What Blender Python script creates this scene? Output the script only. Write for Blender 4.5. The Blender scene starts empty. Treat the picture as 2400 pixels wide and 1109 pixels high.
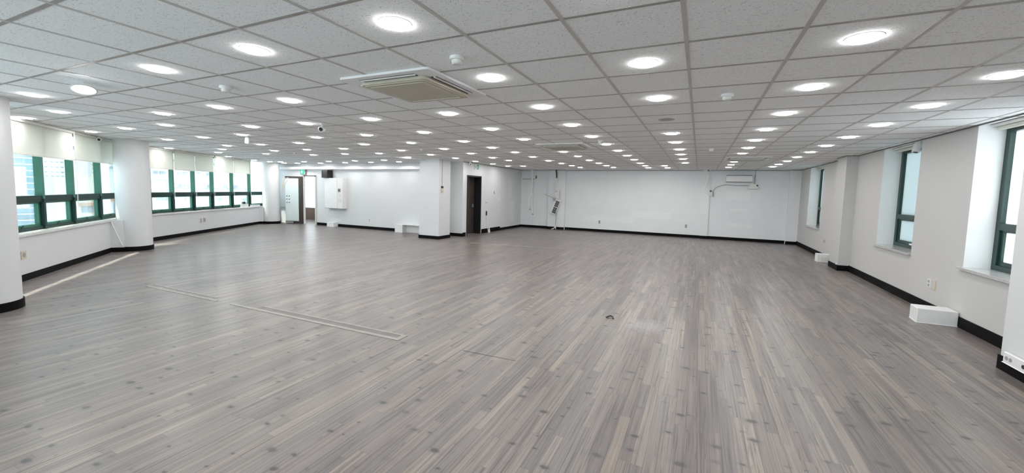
import bpy, bmesh, math, random
from mathutils import Vector, Matrix
random.seed(4)
scene = bpy.context.scene
COL = scene.collection

# ------------------------------------------------------------------ camera, sky, sun, exposure
F_PX, PP_Y = 943.785, 522.47                      # focal length and optical axis in pixels of the 2400x1109 frame
CAM_RIGHT = Vector((0.90649165, 0.42149880, 0.02473182))
CAM_DOWN = Vector((0.05513485, -0.06009472, -0.99666884))
CAM_FWD = Vector((-0.41860846, 0.90483556, -0.07771463))
EYE = 1.553
cd = bpy.data.cameras.new('camera')
cam = bpy.data.objects.new('camera', cd); COL.objects.link(cam)
R = Matrix((CAM_RIGHT, -CAM_DOWN, -CAM_FWD)).transposed()
cam.matrix_world = Matrix.Translation((0, 0, EYE)) @ R.to_4x4()
cd.sensor_fit = 'HORIZONTAL'; cd.sensor_width = 36.0
cd.lens = F_PX / 2400 * 36.0
cd.shift_y = -(554.5 - PP_Y) / 2400
cd.clip_start = 0.02; cd.clip_end = 600
scene.camera = cam

world = bpy.data.worlds.new('sky'); scene.world = world; world.use_nodes = True
bg = world.node_tree.nodes['Background']
bg.inputs[0].default_value = (0.90, 0.96, 1.0, 1); bg.inputs[1].default_value = 3.5

sun_d = bpy.data.lights.new('sun', 'SUN'); sun_d.energy = 30.0; sun_d.angle = math.radians(0.5); sun_d.color = (1.0, 0.93, 0.82)
sun = bpy.data.objects.new('sun', sun_d); COL.objects.link(sun)
D1 = Vector((-0.78246, 0.62271, 0)); N1 = Vector((-0.62271, -0.78246, 0))
SUN_TRAVEL = (-N1 * 0.60 - D1 * 0.15 + Vector((0, 0, -1.27))).normalized()
sun.rotation_euler = SUN_TRAVEL.to_track_quat('-Z', 'Y').to_euler()

scene.view_settings.view_transform = 'Standard'
scene.view_settings.look = 'None'
scene.view_settings.exposure = 0.2
scene.view_settings.gamma = 1.0
scene.view_settings.use_curve_mapping = False
LAMP = 65.0                                        # radiance of every downlight
scene.cycles.use_light_tree = False


# ------------------------------------------------------------------ helpers
H = 2.5
BASE = {}
class MB:
    """collects shapes in world (or local) coordinates and links them as ONE mesh object"""
    def __init__(s): s.bm = bmesh.new()
    def hexa(s, pts):
        v = [s.bm.verts.new(p) for p in pts]
        for f in ((0,1,2,3),(4,5,6,7),(0,1,5,4),(1,2,6,5),(2,3,7,6),(3,0,4,7)):
            s.bm.faces.new([v[i] for i in f])
        return v
    def box(s, x0, x1, y0, y1, z0, z1):
        s.hexa([(x0,y0,z0),(x1,y0,z0),(x1,y1,z0),(x0,y1,z0),(x0,y0,z1),(x1,y0,z1),(x1,y1,z1),(x0,y1,z1)]); return s
    def fbox(s, F, s0, s1, r0, r1, z0, z1):
        o, d, n = F
        P = lambda a, r, z: (o[0]+d[0]*a+n[0]*r, o[1]+d[1]*a+n[1]*r, z)
        s.hexa([P(s0,r0,z0),P(s1,r0,z0),P(s1,r1,z0),P(s0,r1,z0),P(s0,r0,z1),P(s1,r0,z1),P(s1,r1,z1),P(s0,r1,z1)]); return s
    def prism(s, poly, z0, z1):
        a = [s.bm.verts.new((p[0],p[1],z0)) for p in poly]; b = [s.bm.verts.new((p[0],p[1],z1)) for p in poly]
        n = len(poly); s.bm.faces.new(a); s.bm.faces.new(b)
        for i in range(n): s.bm.faces.new([a[i], a[(i+1)%n], b[(i+1)%n], b[i]])
        return s
    def extrude(s, pts, vec):                      # a planar outline given a thickness vector
        a = [s.bm.verts.new(p) for p in pts]; b = [s.bm.verts.new(Vector(p)+Vector(vec)) for p in pts]
        n = len(pts); s.bm.faces.new(a); s.bm.faces.new(b)
        for i in range(n): s.bm.faces.new([a[i], a[(i+1)%n], b[(i+1)%n], b[i]])
        return s
    def lathe(s, prof, c=(0,0,0), n=32, M=None):   # prof: (radius, height) pairs round the z axis
        rings = []
        for r, h in prof:
            if r < 1e-6: ring = [s.bm.verts.new((0,0,h))]
            else: ring = [s.bm.verts.new((r*math.cos(2*math.pi*i/n), r*math.sin(2*math.pi*i/n), h)) for i in range(n)]
            rings.append(ring)
        for a, b in zip(rings, rings[1:]):
            for i in range(n):
                if len(a)==1 and len(b)==1: continue
                if len(a)==1: s.bm.faces.new([a[0], b[i], b[(i+1)%n]])
                elif len(b)==1: s.bm.faces.new([a[i], a[(i+1)%n], b[0]])
                else: s.bm.faces.new([a[i], a[(i+1)%n], b[(i+1)%n], b[i]])
        T = Matrix.Translation(c) @ (M.to_4x4() if M else Matrix.Identity(4))
        bmesh.ops.transform(s.bm, matrix=T, verts=[v for r in rings for v in r]); return s
    def tube(s, pts, r, n=8):
        pts = [Vector(p) for p in pts]; rings = []
        for i, p in enumerate(pts):
            t = (pts[min(i+1,len(pts)-1)] - pts[max(i-1,0)]).normalized()
            u = t.cross(Vector((0,0,1)));
            if u.length < 1e-3: u = t.cross(Vector((1,0,0)))
            u.normalize(); w = t.cross(u)
            rings.append([s.bm.verts.new(p + (u*math.cos(2*math.pi*k/n) + w*math.sin(2*math.pi*k/n))*r) for k in range(n)])
        for a, b in zip(rings, rings[1:]):
            for k in range(n): s.bm.faces.new([a[k], a[(k+1)%n], b[(k+1)%n], b[k]])
        s.bm.faces.new(rings[0]); s.bm.faces.new(rings[-1]); return s
    def cyl(s, p, q, r, n=20): return s.tube([p, q], r, n)
    def bevel(s, w, seg=2):
        bmesh.ops.remove_doubles(s.bm, verts=s.bm.verts, dist=1e-6)
        bmesh.ops.bevel(s.bm, geom=list(s.bm.edges), offset=w, segments=seg, affect='EDGES', profile=0.5, clamp_overlap=True); return s
    def build(s, name, mat, parent=None, origin=None, smooth=False):
        bmesh.ops.recalc_face_normals(s.bm, faces=s.bm.faces)
        base = Vector(BASE.get(parent.name, (0,0,0))) if parent else Vector(origin or (0,0,0))
        if base.length: bmesh.ops.translate(s.bm, verts=s.bm.verts, vec=-base)
        me = bpy.data.meshes.new(name); s.bm.to_mesh(me); s.bm.free()
        me.materials.append(mat)
        o = bpy.data.objects.new(name, me); COL.objects.link(o)
        if parent: o.parent = parent; BASE[o.name] = tuple(base)
        else: o.location = base; BASE[o.name] = tuple(base)
        if smooth:
            for p in me.polygons: p.use_smooth = True
            try: me.set_sharp_from_angle(angle=math.radians(35))
            except Exception: pass
        return o
def tag(o, label, cat, group=None, kind=None):
    o['label'] = label; o['category'] = cat
    if group: o['group'] = group
    if kind: o['kind'] = kind
    return o
def thing(name, loc, label, cat, group=None, kind=None, local=False):
    o = bpy.data.objects.new(name, None); COL.objects.link(o); o.location = loc; o.empty_display_size = 0.1
    BASE[o.name] = (0,0,0) if local else tuple(loc)
    return tag(o, label, cat, group, kind)
def copy_tree(o, parent=None):
    c = o.copy(); COL.objects.link(c)
    if parent: c.parent = parent
    for ch in list(o.children): copy_tree(ch, c)
    return c

# ------------------------------------------------------------------ materials
def mat(name, col, rough=0.5, metal=0.0, spec=0.5, noise=0.0, nscale=8.0, bump=0.0, bscale=200.0):
    m = bpy.data.materials.new(name); m.use_nodes = True
    nt = m.node_tree; b = nt.nodes['Principled BSDF']
    b.inputs['Base Color'].default_value = (*col, 1); b.inputs['Roughness'].default_value = rough
    b.inputs['Metallic'].default_value = metal; b.inputs['Specular IOR Level'].default_value = spec
    tc = nt.nodes.new('ShaderNodeTexCoord')
    if noise > 0:
        n = nt.nodes.new('ShaderNodeTexNoise'); n.inputs['Scale'].default_value = nscale; n.inputs['Detail'].default_value = 4
        nt.links.new(tc.outputs['Object'], n.inputs['Vector'])
        r = nt.nodes.new('ShaderNodeValToRGB')
        r.color_ramp.elements[0].position = 0.3; r.color_ramp.elements[1].position = 0.7
        r.color_ramp.elements[0].color = (*[c*(1-noise) for c in col], 1); r.color_ramp.elements[1].color = (*[min(1,c*(1+noise)) for c in col], 1)
        nt.links.new(n.outputs['Fac'], r.inputs['Fac']); nt.links.new(r.outputs['Color'], b.inputs['Base Color'])
    if bump > 0:
        n2 = nt.nodes.new('ShaderNodeTexNoise'); n2.inputs['Scale'].default_value = bscale; n2.inputs['Detail'].default_value = 2
        nt.links.new(tc.outputs['Object'], n2.inputs['Vector'])
        bp = nt.nodes.new('ShaderNodeBump'); bp.inputs['Strength'].default_value = bump; bp.inputs['Distance'].default_value = 0.002
        nt.links.new(n2.outputs['Fac'], bp.inputs['Height']); nt.links.new(bp.outputs['Normal'], b.inputs['Normal'])
    return m
def emit(name, col, strength):
    m = bpy.data.materials.new(name); m.use_nodes = True; nt = m.node_tree
    for n in list(nt.nodes):
        if n.type == 'BSDF_PRINCIPLED': nt.nodes.remove(n)
    e = nt.nodes.new('ShaderNodeEmission'); e.inputs[0].default_value = (*col, 1); e.inputs[1].default_value = strength
    nt.links.new(e.outputs[0], nt.nodes['Material Output'].inputs[0]); return m
class N:
    """tiny node-graph writer"""
    def __init__(s, nt): s.nt = nt
    def node(s, t, **kw):
        n = s.nt.nodes.new(t)
        for k, v in kw.items(): setattr(n, k, v)
        return n
    def put(s, sock, v):
        if hasattr(v, 'is_output'): s.nt.links.new(v, sock)
        else: sock.default_value = v
    def math(s, op, a, b=0.0, c=0.0):
        n = s.node('ShaderNodeMath', operation=op)
        for i, v in enumerate((a, b, c)): s.put(n.inputs[i], v)
        return n.outputs[0]
    def xyz(s, x, y, z):
        n = s.node('ShaderNodeCombineXYZ')
        for i, v in enumerate((x, y, z)): s.put(n.inputs[i], v)
        return n.outputs[0]
    def noise(s, vec, scale=1.0, detail=2.0, rough=0.5, dist=0.0):
        n = s.node('ShaderNodeTexNoise'); s.put(n.inputs['Vector'], vec)
        n.inputs['Scale'].default_value = scale; n.inputs['Detail'].default_value = detail
        n.inputs['Roughness'].default_value = rough; n.inputs['Distortion'].default_value = dist
        return n.outputs['Fac']
    def white(s, vec):
        n = s.node('ShaderNodeTexWhiteNoise', noise_dimensions='3D'); s.put(n.inputs['Vector'], vec); return n.outputs['Value']
    def ramp(s, fac, stops, interp='LINEAR'):
        n = s.node('ShaderNodeValToRGB'); n.color_ramp.interpolation = interp
        while len(n.color_ramp.elements) < len(stops): n.color_ramp.elements.new(0.5)
        for e, (p, c) in zip(n.color_ramp.elements, stops): e.position = p; e.color = (*c, 1) if len(c) == 3 else c
        s.put(n.inputs[0], fac); return n.outputs[0]
    def mix(s, fac, a, b, mode='MIX'):
        n = s.node('ShaderNodeMix', data_type='RGBA', blend_type=mode)
        s.put(n.inputs[0], fac); s.put(n.inputs[6], a if hasattr(a,'is_output') else (*a,1)); s.put(n.inputs[7], b if hasattr(b,'is_output') else (*b,1))
        return n.outputs[2]
    def step(s, v, lo, hi):
        n = s.node('ShaderNodeMapRange'); n.clamp = True
        s.put(n.inputs[0], v); n.inputs[1].default_value = lo; n.inputs[2].default_value = hi
        return n.outputs[0]

def floor_material():
    m = bpy.data.materials.new('wood_floor'); m.use_nodes = True; nt = m.node_tree; g = N(nt); b = nt.nodes['Principled BSDF']
    tc = g.node('ShaderNodeTexCoord'); sep = g.node('ShaderNodeSeparateXYZ'); nt.links.new(tc.outputs['Object'], sep.inputs[0])
    x, y = sep.outputs[0], sep.outputs[1]
    W, L = 0.070, 1.05
    row = g.math('FLOOR', g.math('DIVIDE', x, W))
    off = g.math('MULTIPLY', g.white(g.xyz(row, 3.1, 0.0)), 7.0)
    ys = g.math('ADD', g.math('DIVIDE', y, L), off)
    colm = g.math('FLOOR', ys)
    r1 = g.white(g.xyz(row, colm, 1.0)); r2 = g.white(g.xyz(row, colm, 2.0))
    tone = g.ramp(r1, [(0.0,(0.151,0.135,0.132)), (0.18,(0.182,0.163,0.156)), (0.45,(0.203,0.178,0.167)), (0.66,(0.219,0.190,0.175)), (0.86,(0.267,0.228,0.199)), (1.0,(0.183,0.156,0.151))])
    def along(fx, fy, seed, detail, rough, dist=0.0):       # noise drawn out along the boards, different in every board
        return g.noise(g.xyz(g.math('ADD', g.math('MULTIPLY', x, fx), g.math('MULTIPLY', r2, 40.0+seed)), g.math('ADD', g.math('MULTIPLY', y, fy), g.math('MULTIPLY', r1, 30.0+seed)), seed), 1.0, detail, rough, dist)
    # broad streaks of paler and darker wood along a board
    st = along(46.0, 0.75, 3.0, 2.0, 0.5)
    c = g.mix(0.9, tone, g.ramp(st, [(0.30,(0.48,0.485,0.51)), (0.44,(0.92,0.92,0.93)), (0.60,(1.05,1.04,1.03)), (0.72,(1.32,1.29,1.23))]), 'MULTIPLY')
    # grain lines
    grain = along(165.0, 2.0, 7.0, 3.0, 0.55)
    c = g.mix(0.8, c, g.ramp(grain, [(0.30,(0.42,0.41,0.41)), (0.46,(0.97,0.97,0.97)), (0.72,(1.18,1.16,1.13))]), 'MULTIPLY')
    bold = along(40.0, 0.8, 11.0, 1.0, 0.5, 0.5)
    ridge = g.math('ABSOLUTE', g.math('SUBTRACT', g.math('FRACT', g.math('MULTIPLY', bold, 7.0)), 0.5))
    line = g.math('MULTIPLY', g.math('SUBTRACT', 1.0, g.step(ridge, 0.03, 0.14)), g.step(r2, 0.5, 0.75))
    c = g.mix(g.math('MULTIPLY', line, 0.6), c, (0.075,0.070,0.070))
    # knots, dark and wider across the board than along it
    v = g.node('ShaderNodeTexVoronoi', feature='F1', voronoi_dimensions='2D'); v.inputs['Scale'].default_value = 1.0; v.inputs['Randomness'].default_value = 1.0
    wob = g.noise(g.xyz(g.math('MULTIPLY', x, 40.0), g.math('MULTIPLY', y, 40.0), 0.0), 1.0, 2.0)
    g.put(v.inputs['Vector'], g.xyz(g.math('ADD', g.math('MULTIPLY', x, 4.6), g.math('MULTIPLY', wob, 0.14)), g.math('ADD', g.math('MULTIPLY', y, 7.2), g.math('MULTIPLY', wob, 0.14)), 0.0))
    pick = g.node('ShaderNodeSeparateColor'); nt.links.new(v.outputs['Color'], pick.inputs[0])
    rad = g.math('MULTIPLY_ADD', g.math('POWER', pick.outputs[0], 2.0), 0.14, 0.055)
    rel = g.math('DIVIDE', v.outputs['Distance'], rad)
    kn = g.math('MULTIPLY', g.math('SUBTRACT', 1.0, g.step(rel, 0.5, 1.1)), g.step(pick.outputs[1], 0.35, 0.75))
    halo = g.math('MULTIPLY', g.math('SUBTRACT', 1.0, g.step(rel, 0.8, 2.4)), g.step(pick.outputs[1], 0.35, 0.75))
    c = g.mix(g.math('MULTIPLY', halo, 0.30), c, (0.09,0.09,0.095))
    c = g.mix(g.math('MULTIPLY', kn, 0.82), c, (0.035,0.035,0.04))
    # board seams
    fx = g.math('FRACT', g.math('DIVIDE', x, W)); ex = g.math('MINIMUM', fx, g.math('SUBTRACT', 1.0, fx))
    fy = g.math('FRACT', ys); ey = g.math('MINIMUM', fy, g.math('SUBTRACT', 1.0, fy))
    sx = g.math('SUBTRACT', 1.0, g.step(ex, 0.012, 0.045)); sy = g.math('SUBTRACT', 1.0, g.step(ey, 0.0006, 0.0022))
    c = g.mix(g.math('MULTIPLY', g.math('MAXIMUM', sx, sy), 0.42), c, (0.05,0.048,0.05))
    # scuffed paler and greyer patches of wear
    wear = g.noise(g.xyz(g.math('MULTIPLY', x, 0.9), g.math('MULTIPLY', y, 0.8), 4.0), 1.0, 5.0, 0.6)
    c = g.mix(0.65, c, g.ramp(wear, [(0.3,(0.84,0.83,0.85)), (0.55,(1.0,1.0,1.0)), (0.75,(1.12,1.12,1.11))]), 'MULTIPLY')
    # one whitish patch and one dark stained board
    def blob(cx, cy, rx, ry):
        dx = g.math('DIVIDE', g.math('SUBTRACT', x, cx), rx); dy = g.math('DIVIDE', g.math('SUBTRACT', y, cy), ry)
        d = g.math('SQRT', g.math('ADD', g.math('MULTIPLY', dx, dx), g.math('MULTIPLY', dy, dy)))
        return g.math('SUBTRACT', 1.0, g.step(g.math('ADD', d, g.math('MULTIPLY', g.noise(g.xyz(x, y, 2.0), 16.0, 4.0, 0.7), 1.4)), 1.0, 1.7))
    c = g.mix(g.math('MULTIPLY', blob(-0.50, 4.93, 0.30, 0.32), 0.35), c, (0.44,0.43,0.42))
    c = g.mix(g.math('MULTIPLY', blob(-0.19, 5.85, 0.05, 0.65), 0.6), c, (0.07,0.068,0.068))
    g.put(b.inputs['Base Color'], c)
    rn = g.noise(g.xyz(g.math('MULTIPLY', x, 14.0), g.math('MULTIPLY', y, 1.6), 7.0), 1.0, 3.0)
    g.put(b.inputs['Roughness'], g.math('MULTIPLY_ADD', rn, 0.14, 0.25))
    b.inputs['Specular IOR Level'].default_value = 0.5
    return m

def ceiling_material():
    m = bpy.data.materials.new('fissured_ceiling_tile'); m.use_nodes = True; nt = m.node_tree; g = N(nt); b = nt.nodes['Principled BSDF']
    tc = g.node('ShaderNodeTexCoord'); sep = g.node('ShaderNodeSeparateXYZ'); nt.links.new(tc.outputs['Object'], sep.inputs[0])
    x, y = sep.outputs[0], sep.outputs[1]
    tile = g.white(g.xyz(g.math('FLOOR', g.math('DIVIDE', g.math('ADD', x, 0.11), 0.6155)), g.math('FLOOR', g.math('DIVIDE', g.math('SUBTRACT', y, 0.39), 0.594)), 0.0))
    swap = g.math('GREATER_THAN', tile, 0.5)
    warp = g.noise(g.xyz(x, y, tile), 14.0, 3.0)
    def dashes(sx, sy, seed, thr):
        v = g.node('ShaderNodeTexVoronoi', feature='F1', voronoi_dimensions='2D'); v.inputs['Scale'].default_value = 1.0
        g.put(v.inputs['Vector'], g.xyz(g.math('ADD', g.math('MULTIPLY', x, sx), g.math('MULTIPLY', warp, seed)), g.math('ADD', g.math('MULTIPLY', y, sy), g.math('MULTIPLY', warp, 2.5)), 0.0))
        pk = g.node('ShaderNodeSeparateColor'); nt.links.new(v.outputs['Color'], pk.inputs[0])
        r = g.math('MULTIPLY', pk.outputs[0], thr)
        return g.math('LESS_THAN', v.outputs['Distance'], r)
    d1 = dashes(26.0, 70.0, 5.0, 0.165); d2 = dashes(62.0, 32.0, -4.0, 0.165)
    d = g.math('MAXIMUM', d1, d2)
    pin = g.math('LESS_THAN', g.noise(g.xyz(x, y, 0.0), 230.0, 1.0), 0.33)
    base = g.mix(tile, (0.915,0.92,0.925), (0.93,0.935,0.94))
    c = g.mix(g.math('MULTIPLY', pin, 0.07), base, (0.40,0.39,0.38))
    c = g.mix(g.math('MULTIPLY', d, 0.52), c, (0.24,0.23,0.22))
    g.put(b.inputs['Base Color'], c); b.inputs['Roughness'].default_value = 0.9; b.inputs['Specular IOR Level'].default_value = 0.2
    return m

def wall_material(name='white_wall_paint', col=(0.715,0.726,0.738), patches=()):
    m = bpy.data.materials.new(name); m.use_nodes = True; nt = m.node_tree; g = N(nt); b = nt.nodes['Principled BSDF']
    tc = g.node('ShaderNodeTexCoord'); sep = g.node('ShaderNodeSeparateXYZ'); nt.links.new(tc.outputs['Object'], sep.inputs[0])
    blot = g.noise(tc.outputs['Object'], 0.7, 3.0)
    c = g.ramp(blot, [(0.3, tuple(v*0.965 for v in col)), (0.7, tuple(min(1,v*1.02) for v in col))])
    wob = g.noise(tc.outputs['Object'], 9.0, 4.0)
    for (ax, a0, a1, z0, z1, amt, pc) in patches:      # touched-up rectangles of fresher or greyer paint
        u = g.math('ADD', sep.outputs[ax], g.math('MULTIPLY_ADD', wob, 0.10, -0.05)); z = g.math('ADD', sep.outputs[2], g.math('MULTIPLY_ADD', wob, 0.06, -0.03))
        k = g.math('MULTIPLY', g.math('MULTIPLY', g.step(u, a0, a0+0.03), g.math('SUBTRACT', 1.0, g.step(u, a1-0.03, a1))), g.math('MULTIPLY', g.step(z, z0, z0+0.03), g.math('SUBTRACT', 1.0, g.step(z, z1-0.03, z1))))
        c = g.mix(g.math('MULTIPLY', k, amt), c, pc)
    g.put(b.inputs['Base Color'], c); b.inputs['Roughness'].default_value = 0.62; b.inputs['Specular IOR Level'].default_value = 0.35
    n2 = g.noise(tc.outputs['Object'], 260.0, 2.0); bp = g.node('ShaderNodeBump'); bp.inputs['Strength'].default_value = 0.12; bp.inputs['Distance'].default_value = 0.002
    g.put(bp.inputs['Height'], n2); nt.links.new(bp.outputs[0], b.inputs['Normal'])
    return m

def glass_material(name, tint, gloss=0.08):
    m = bpy.data.materials.new(name); m.use_nodes = True; nt = m.node_tree; g = N(nt)
    nt.nodes.remove(nt.nodes['Principled BSDF'])
    t = g.node('ShaderNodeBsdfTransparent'); t.inputs[0].default_value = (*tint, 1)
    gl = g.node('ShaderNodeBsdfGlossy'); gl.inputs['Roughness'].default_value = 0.02
    fr = g.node('ShaderNodeFresnel'); fr.inputs[0].default_value = 1.45
    mx = g.node('ShaderNodeMixShader'); g.put(mx.inputs[0], g.math('MULTIPLY', fr.outputs[0], gloss*8))
    nt.links.new(t.outputs[0], mx.inputs[1]); nt.links.new(gl.outputs[0], mx.inputs[2]); nt.links.new(mx.outputs[0], nt.nodes['Material Output'].inputs[0])
    return m
def translucent_material(name, col, share=0.6, see=0.0):
    m = bpy.data.materials.new(name); m.use_nodes = True; nt = m.node_tree; g = N(nt)
    nt.nodes.remove(nt.nodes['Principled BSDF'])
    d = g.node('ShaderNodeBsdfDiffuse'); d.inputs[0].default_value = (*col, 1)
    t = g.node('ShaderNodeBsdfTranslucent'); t.inputs[0].default_value = (*col, 1)
    mx = g.node('ShaderNodeMixShader'); mx.inputs[0].default_value = share
    nt.links.new(d.outputs[0], mx.inputs[1]); nt.links.new(t.outputs[0], mx.inputs[2]); out = mx.outputs[0]
    if see > 0:
        tr = g.node('ShaderNodeBsdfTransparent'); m2 = g.node('ShaderNodeMixShader'); m2.inputs[0].default_value = see
        nt.links.new(out, m2.inputs[1]); nt.links.new(tr.outputs[0], m2.inputs[2]); out = m2.outputs[0]
    nt.links.new(out, nt.nodes['Material Output'].inputs[0]); return m

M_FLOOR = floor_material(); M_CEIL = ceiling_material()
M_WALL = wall_material()
M_WALLR = wall_material('grey_beige_wallpaper', (0.575,0.567,0.56)); M_REVEAL = wall_material('white_reveal_paint', (0.86,0.87,0.87))
M_FAR = wall_material('patched_wall_paint', (0.80,0.825,0.84), [
    (0,-2.4,-0.9,0.62,0.93,0.6,(0.86,0.88,0.89)), (0,-4.4,-2.3,0.40,0.66,0.5,(0.86,0.88,0.89)), (0,0.05,0.30,0.9,1.9,0.5,(0.855,0.88,0.885)),
    (0,0.85,1.62,1.42,1.78,0.55,(0.86,0.88,0.885)), (0,1.0,1.62,1.02,1.16,0.6,(0.875,0.885,0.895)), (0,0.95,1.75,0.45,0.62,0.6,(0.865,0.88,0.89)), (0,-4.1,-3.7,1.05,1.18,0.4,(0.86,0.88,0.89)), (0,1.9,2.6,0.8,1.7,0.25,(0.76,0.775,0.78))])
M_SIDE = wall_material('scuffed_wall_paint', (0.73,0.748,0.76), [
    (1,14.3,15.0,0.2,2.1,0.5,(0.68,0.695,0.70)), (1,15.2,15.7,0.3,1.2,0.5,(0.83,0.845,0.85)), (1,15.6,16.3,0.2,2.4,0.35,(0.69,0.705,0.71)), (1,15.0,15.4,1.3,2.1,0.4,(0.82,0.835,0.84))])
M_GYP = mat('gypsum_ceiling_paint', (0.70,0.70,0.705), 0.7, noise=0.02)
M_BASE = mat('black_baseboard', (0.0045,0.004,0.005), 0.6, spec=0.1, noise=0.2, nscale=3)
M_TBAR = mat('beige_grey_ceiling_bar', (0.56,0.525,0.495), 0.5, noise=0.06)
M_CBAR = mat('shadow_toned_cross_bar', (0.36,0.335,0.315), 0.5, noise=0.06)  # bar colour darkened to carry the recess shadow along the cross bars
M_BRIGHT = mat('bright_white_cable', (0.93,0.93,0.92), 0.4)
M_TAPEF = mat('faint_floor_tape', (0.285,0.262,0.245), 0.45, noise=0.1, nscale=5)
M_GREYBAR = mat('dark_grey_edge_bar', (0.10,0.095,0.09), 0.5)
M_WHITE = mat('white_plastic', (0.82,0.82,0.82), 0.4, noise=0.02)
M_OFFW = mat('offwhite_plastic', (0.74,0.735,0.70), 0.45, noise=0.03)
M_IVORY = mat('ivory_plastic', (0.62,0.56,0.45), 0.45, noise=0.03)
M_DARKHOLE = mat('dark_socket', (0.05,0.05,0.05), 0.5)
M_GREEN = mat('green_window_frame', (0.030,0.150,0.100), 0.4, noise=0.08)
M_MGREEN = mat('shaded_green_window_rail', (0.010,0.034,0.028), 0.5, spec=0.25, noise=0.08)  # frame green darkened: backlit shade of rails and lower mullions is in the colour
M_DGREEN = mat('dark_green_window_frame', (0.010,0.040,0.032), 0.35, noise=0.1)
M_GLASS = glass_material('clear_window_glass', (0.90,0.97,0.98))
M_FROST = translucent_material('frosted_cyan_glass', (0.46,0.515,0.52), 0.8)
M_FROSTW = translucent_material('frosted_white_glass', (0.93,0.96,0.97), 0.85, 0.2)
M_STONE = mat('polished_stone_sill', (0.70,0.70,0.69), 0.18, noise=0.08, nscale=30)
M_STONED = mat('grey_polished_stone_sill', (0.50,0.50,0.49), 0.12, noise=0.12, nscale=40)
M_BLIND = translucent_material('cream_blind_fabric', (0.86,0.855,0.80), 0.35)
M_ALU = mat('brushed_aluminium', (0.6,0.6,0.6), 0.35, metal=0.8)
M_LAMP = emit('led_diffuser_rim', (1.0,0.985,0.965), LAMP*0.5)
M_LED = emit('led_diffuser', (1.0,0.99,0.97), 6.0); M_LED.cycles.emission_sampling = 'NONE'
LED = bpy.data.lights.new('led', 'AREA'); LED.shape = 'DISK'; LED.size = 0.16; LED.color = (1.0,0.985,0.965); LED.energy = LAMP * math.pi * math.pi * 0.08**2
M_BLACK = mat('black_plastic', (0.012,0.012,0.013), 0.4)
M_BEIGE = mat('yellowed_beige_grille', (0.52,0.475,0.39), 0.55, noise=0.06, nscale=5)
M_BROWN = mat('dark_brown_door', (0.045,0.036,0.030), 0.45, noise=0.25, nscale=6)
M_WAINS = mat('brown_wood_wainscot', (0.085,0.052,0.038), 0.5, noise=0.3, nscale=7)
M_STEEL = mat('dark_brown_metal_frame', (0.06,0.045,0.04), 0.4, metal=0.3, noise=0.2)
M_DOORGLASS = mat('pale_green_glass_door', (0.70,0.80,0.80), 0.12, spec=0.6)
M_GREY = mat('grey_plastic', (0.35,0.35,0.35), 0.5)
M_EXIT = emit('lit_green_exit_sign', (0.10,0.55,0.42), 1.3)
M_EXITG = mat('exit_sign_green', (0.02,0.22,0.13), 0.4)
M_LEAF = mat('dark_green_leaves', (0.03,0.06,0.03), 0.5, noise=0.4, nscale=20)
M_TAPE = mat('worn_floor_duct_cover', (0.315,0.292,0.270), 0.5, noise=0.12, nscale=6)
M_TAPED = mat('dark_floor_groove', (0.17,0.155,0.15), 0.5, noise=0.15, nscale=6)

# ------------------------------------------------------------------ plan of the room (metres; camera stands at the origin)
XR, YF, YB, XC = 3.03, 16.35, 11.5, -7.15         # right wall, far wall, back-left wall, corridor wall
O1 = Vector((-9.30, 2.37, 0)); 
O2 = Vector((-13.10, 5.65, 0)); D2 = Vector((-0.52349, 0.85203, 0)); N2 = Vector((-0.85203, -0.52349, 0))
V12 = Vector((-12.79, 5.15, 0)); V23 = Vector((-16.50, 11.19, 0)); V01 = O1 + D1 * -2.7
D0 = Vector((0.948, -0.317, 0)).normalized(); N0 = Vector((-0.317, -0.948, 0)).normalized()
L0 = (V01.y + 2.0) / 0.317
VB = V01 + D0 * L0
F1 = (O1, D1, N1); F2 = (O2, D2, N2); F0 = (V01, D0, N0)
S1A, S1B = -2.7, (V12 - O1).dot(D1)
S2A, S2B = (V12 - O2).dot(D2), (V23 - O2).dot(D2)

def isect(p, d, q, e):
    k = (q - p).cross(e).z / d.cross(e).z
    return p + d * k
def outline(off):
    a = isect(V01 + N1*off, D1, V01 + N0*off, D0); b = isect(V12 + N1*off, D1, V12 + N2*off, D2)
    c = V23 + N2*off; k = isect(VB + N0*off, D0, Vector((0,-2.0-off,0)), Vector((1,0,0)))
    return [(XR+off,-2.0-off), (XR+off,YF+off), (XC-0.9,YF+off), (XC-0.9,YB+off*0.5), (-16.6,YB+off*0.5), (c.x,c.y), (b.x,b.y), (a.x,a.y), (k.x,k.y)]

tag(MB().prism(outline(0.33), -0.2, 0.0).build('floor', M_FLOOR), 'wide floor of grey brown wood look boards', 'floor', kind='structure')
ceil = tag(MB().prism(outline(0.36), H, H+0.15).build('ceiling', M_CEIL), 'white fissured tile ceiling in a beige grey grid', 'ceiling', kind='structure')

# ceiling bars: every second cell of a row holds a downlight, so the bars sit a quarter spacing either side of the light rows
ROWS = [2.0, 0.79, -0.43, -1.66, -2.90, -4.15, -5.40, -6.67, -7.97, -9.25, -10.54, -11.80, -13.10, -14.40, -15.7]
bx = [2.91, 2.30]
for a, b in zip(ROWS, ROWS[1:]): bx += [a + (b-a)*0.25, a + (b-a)*0.75]
by = [0.39 + 0.594*k for k in range(-4, 27)]
OUT = outline(0.28)
def clip(axis, val):                               # the part of a bar inside the room outline
    hits = []
    for p, q in zip(OUT, OUT[1:]+OUT[:1]):
        if (p[axis]-val)*(q[axis]-val) < 0: hits.append(p[1-axis] + (q[1-axis]-p[1-axis])*(val-p[axis])/(q[axis]-p[axis]))
    hits.sort(); return list(zip(hits[::2], hits[1::2]))
g = MB()
for x in bx:
    for a, b in clip(0, x): g.box(x-0.0125, x+0.0125, a, b, H-0.0035, H+0.002)
g.build('ceiling_main_bars', M_TBAR, ceil); g = MB()
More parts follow.
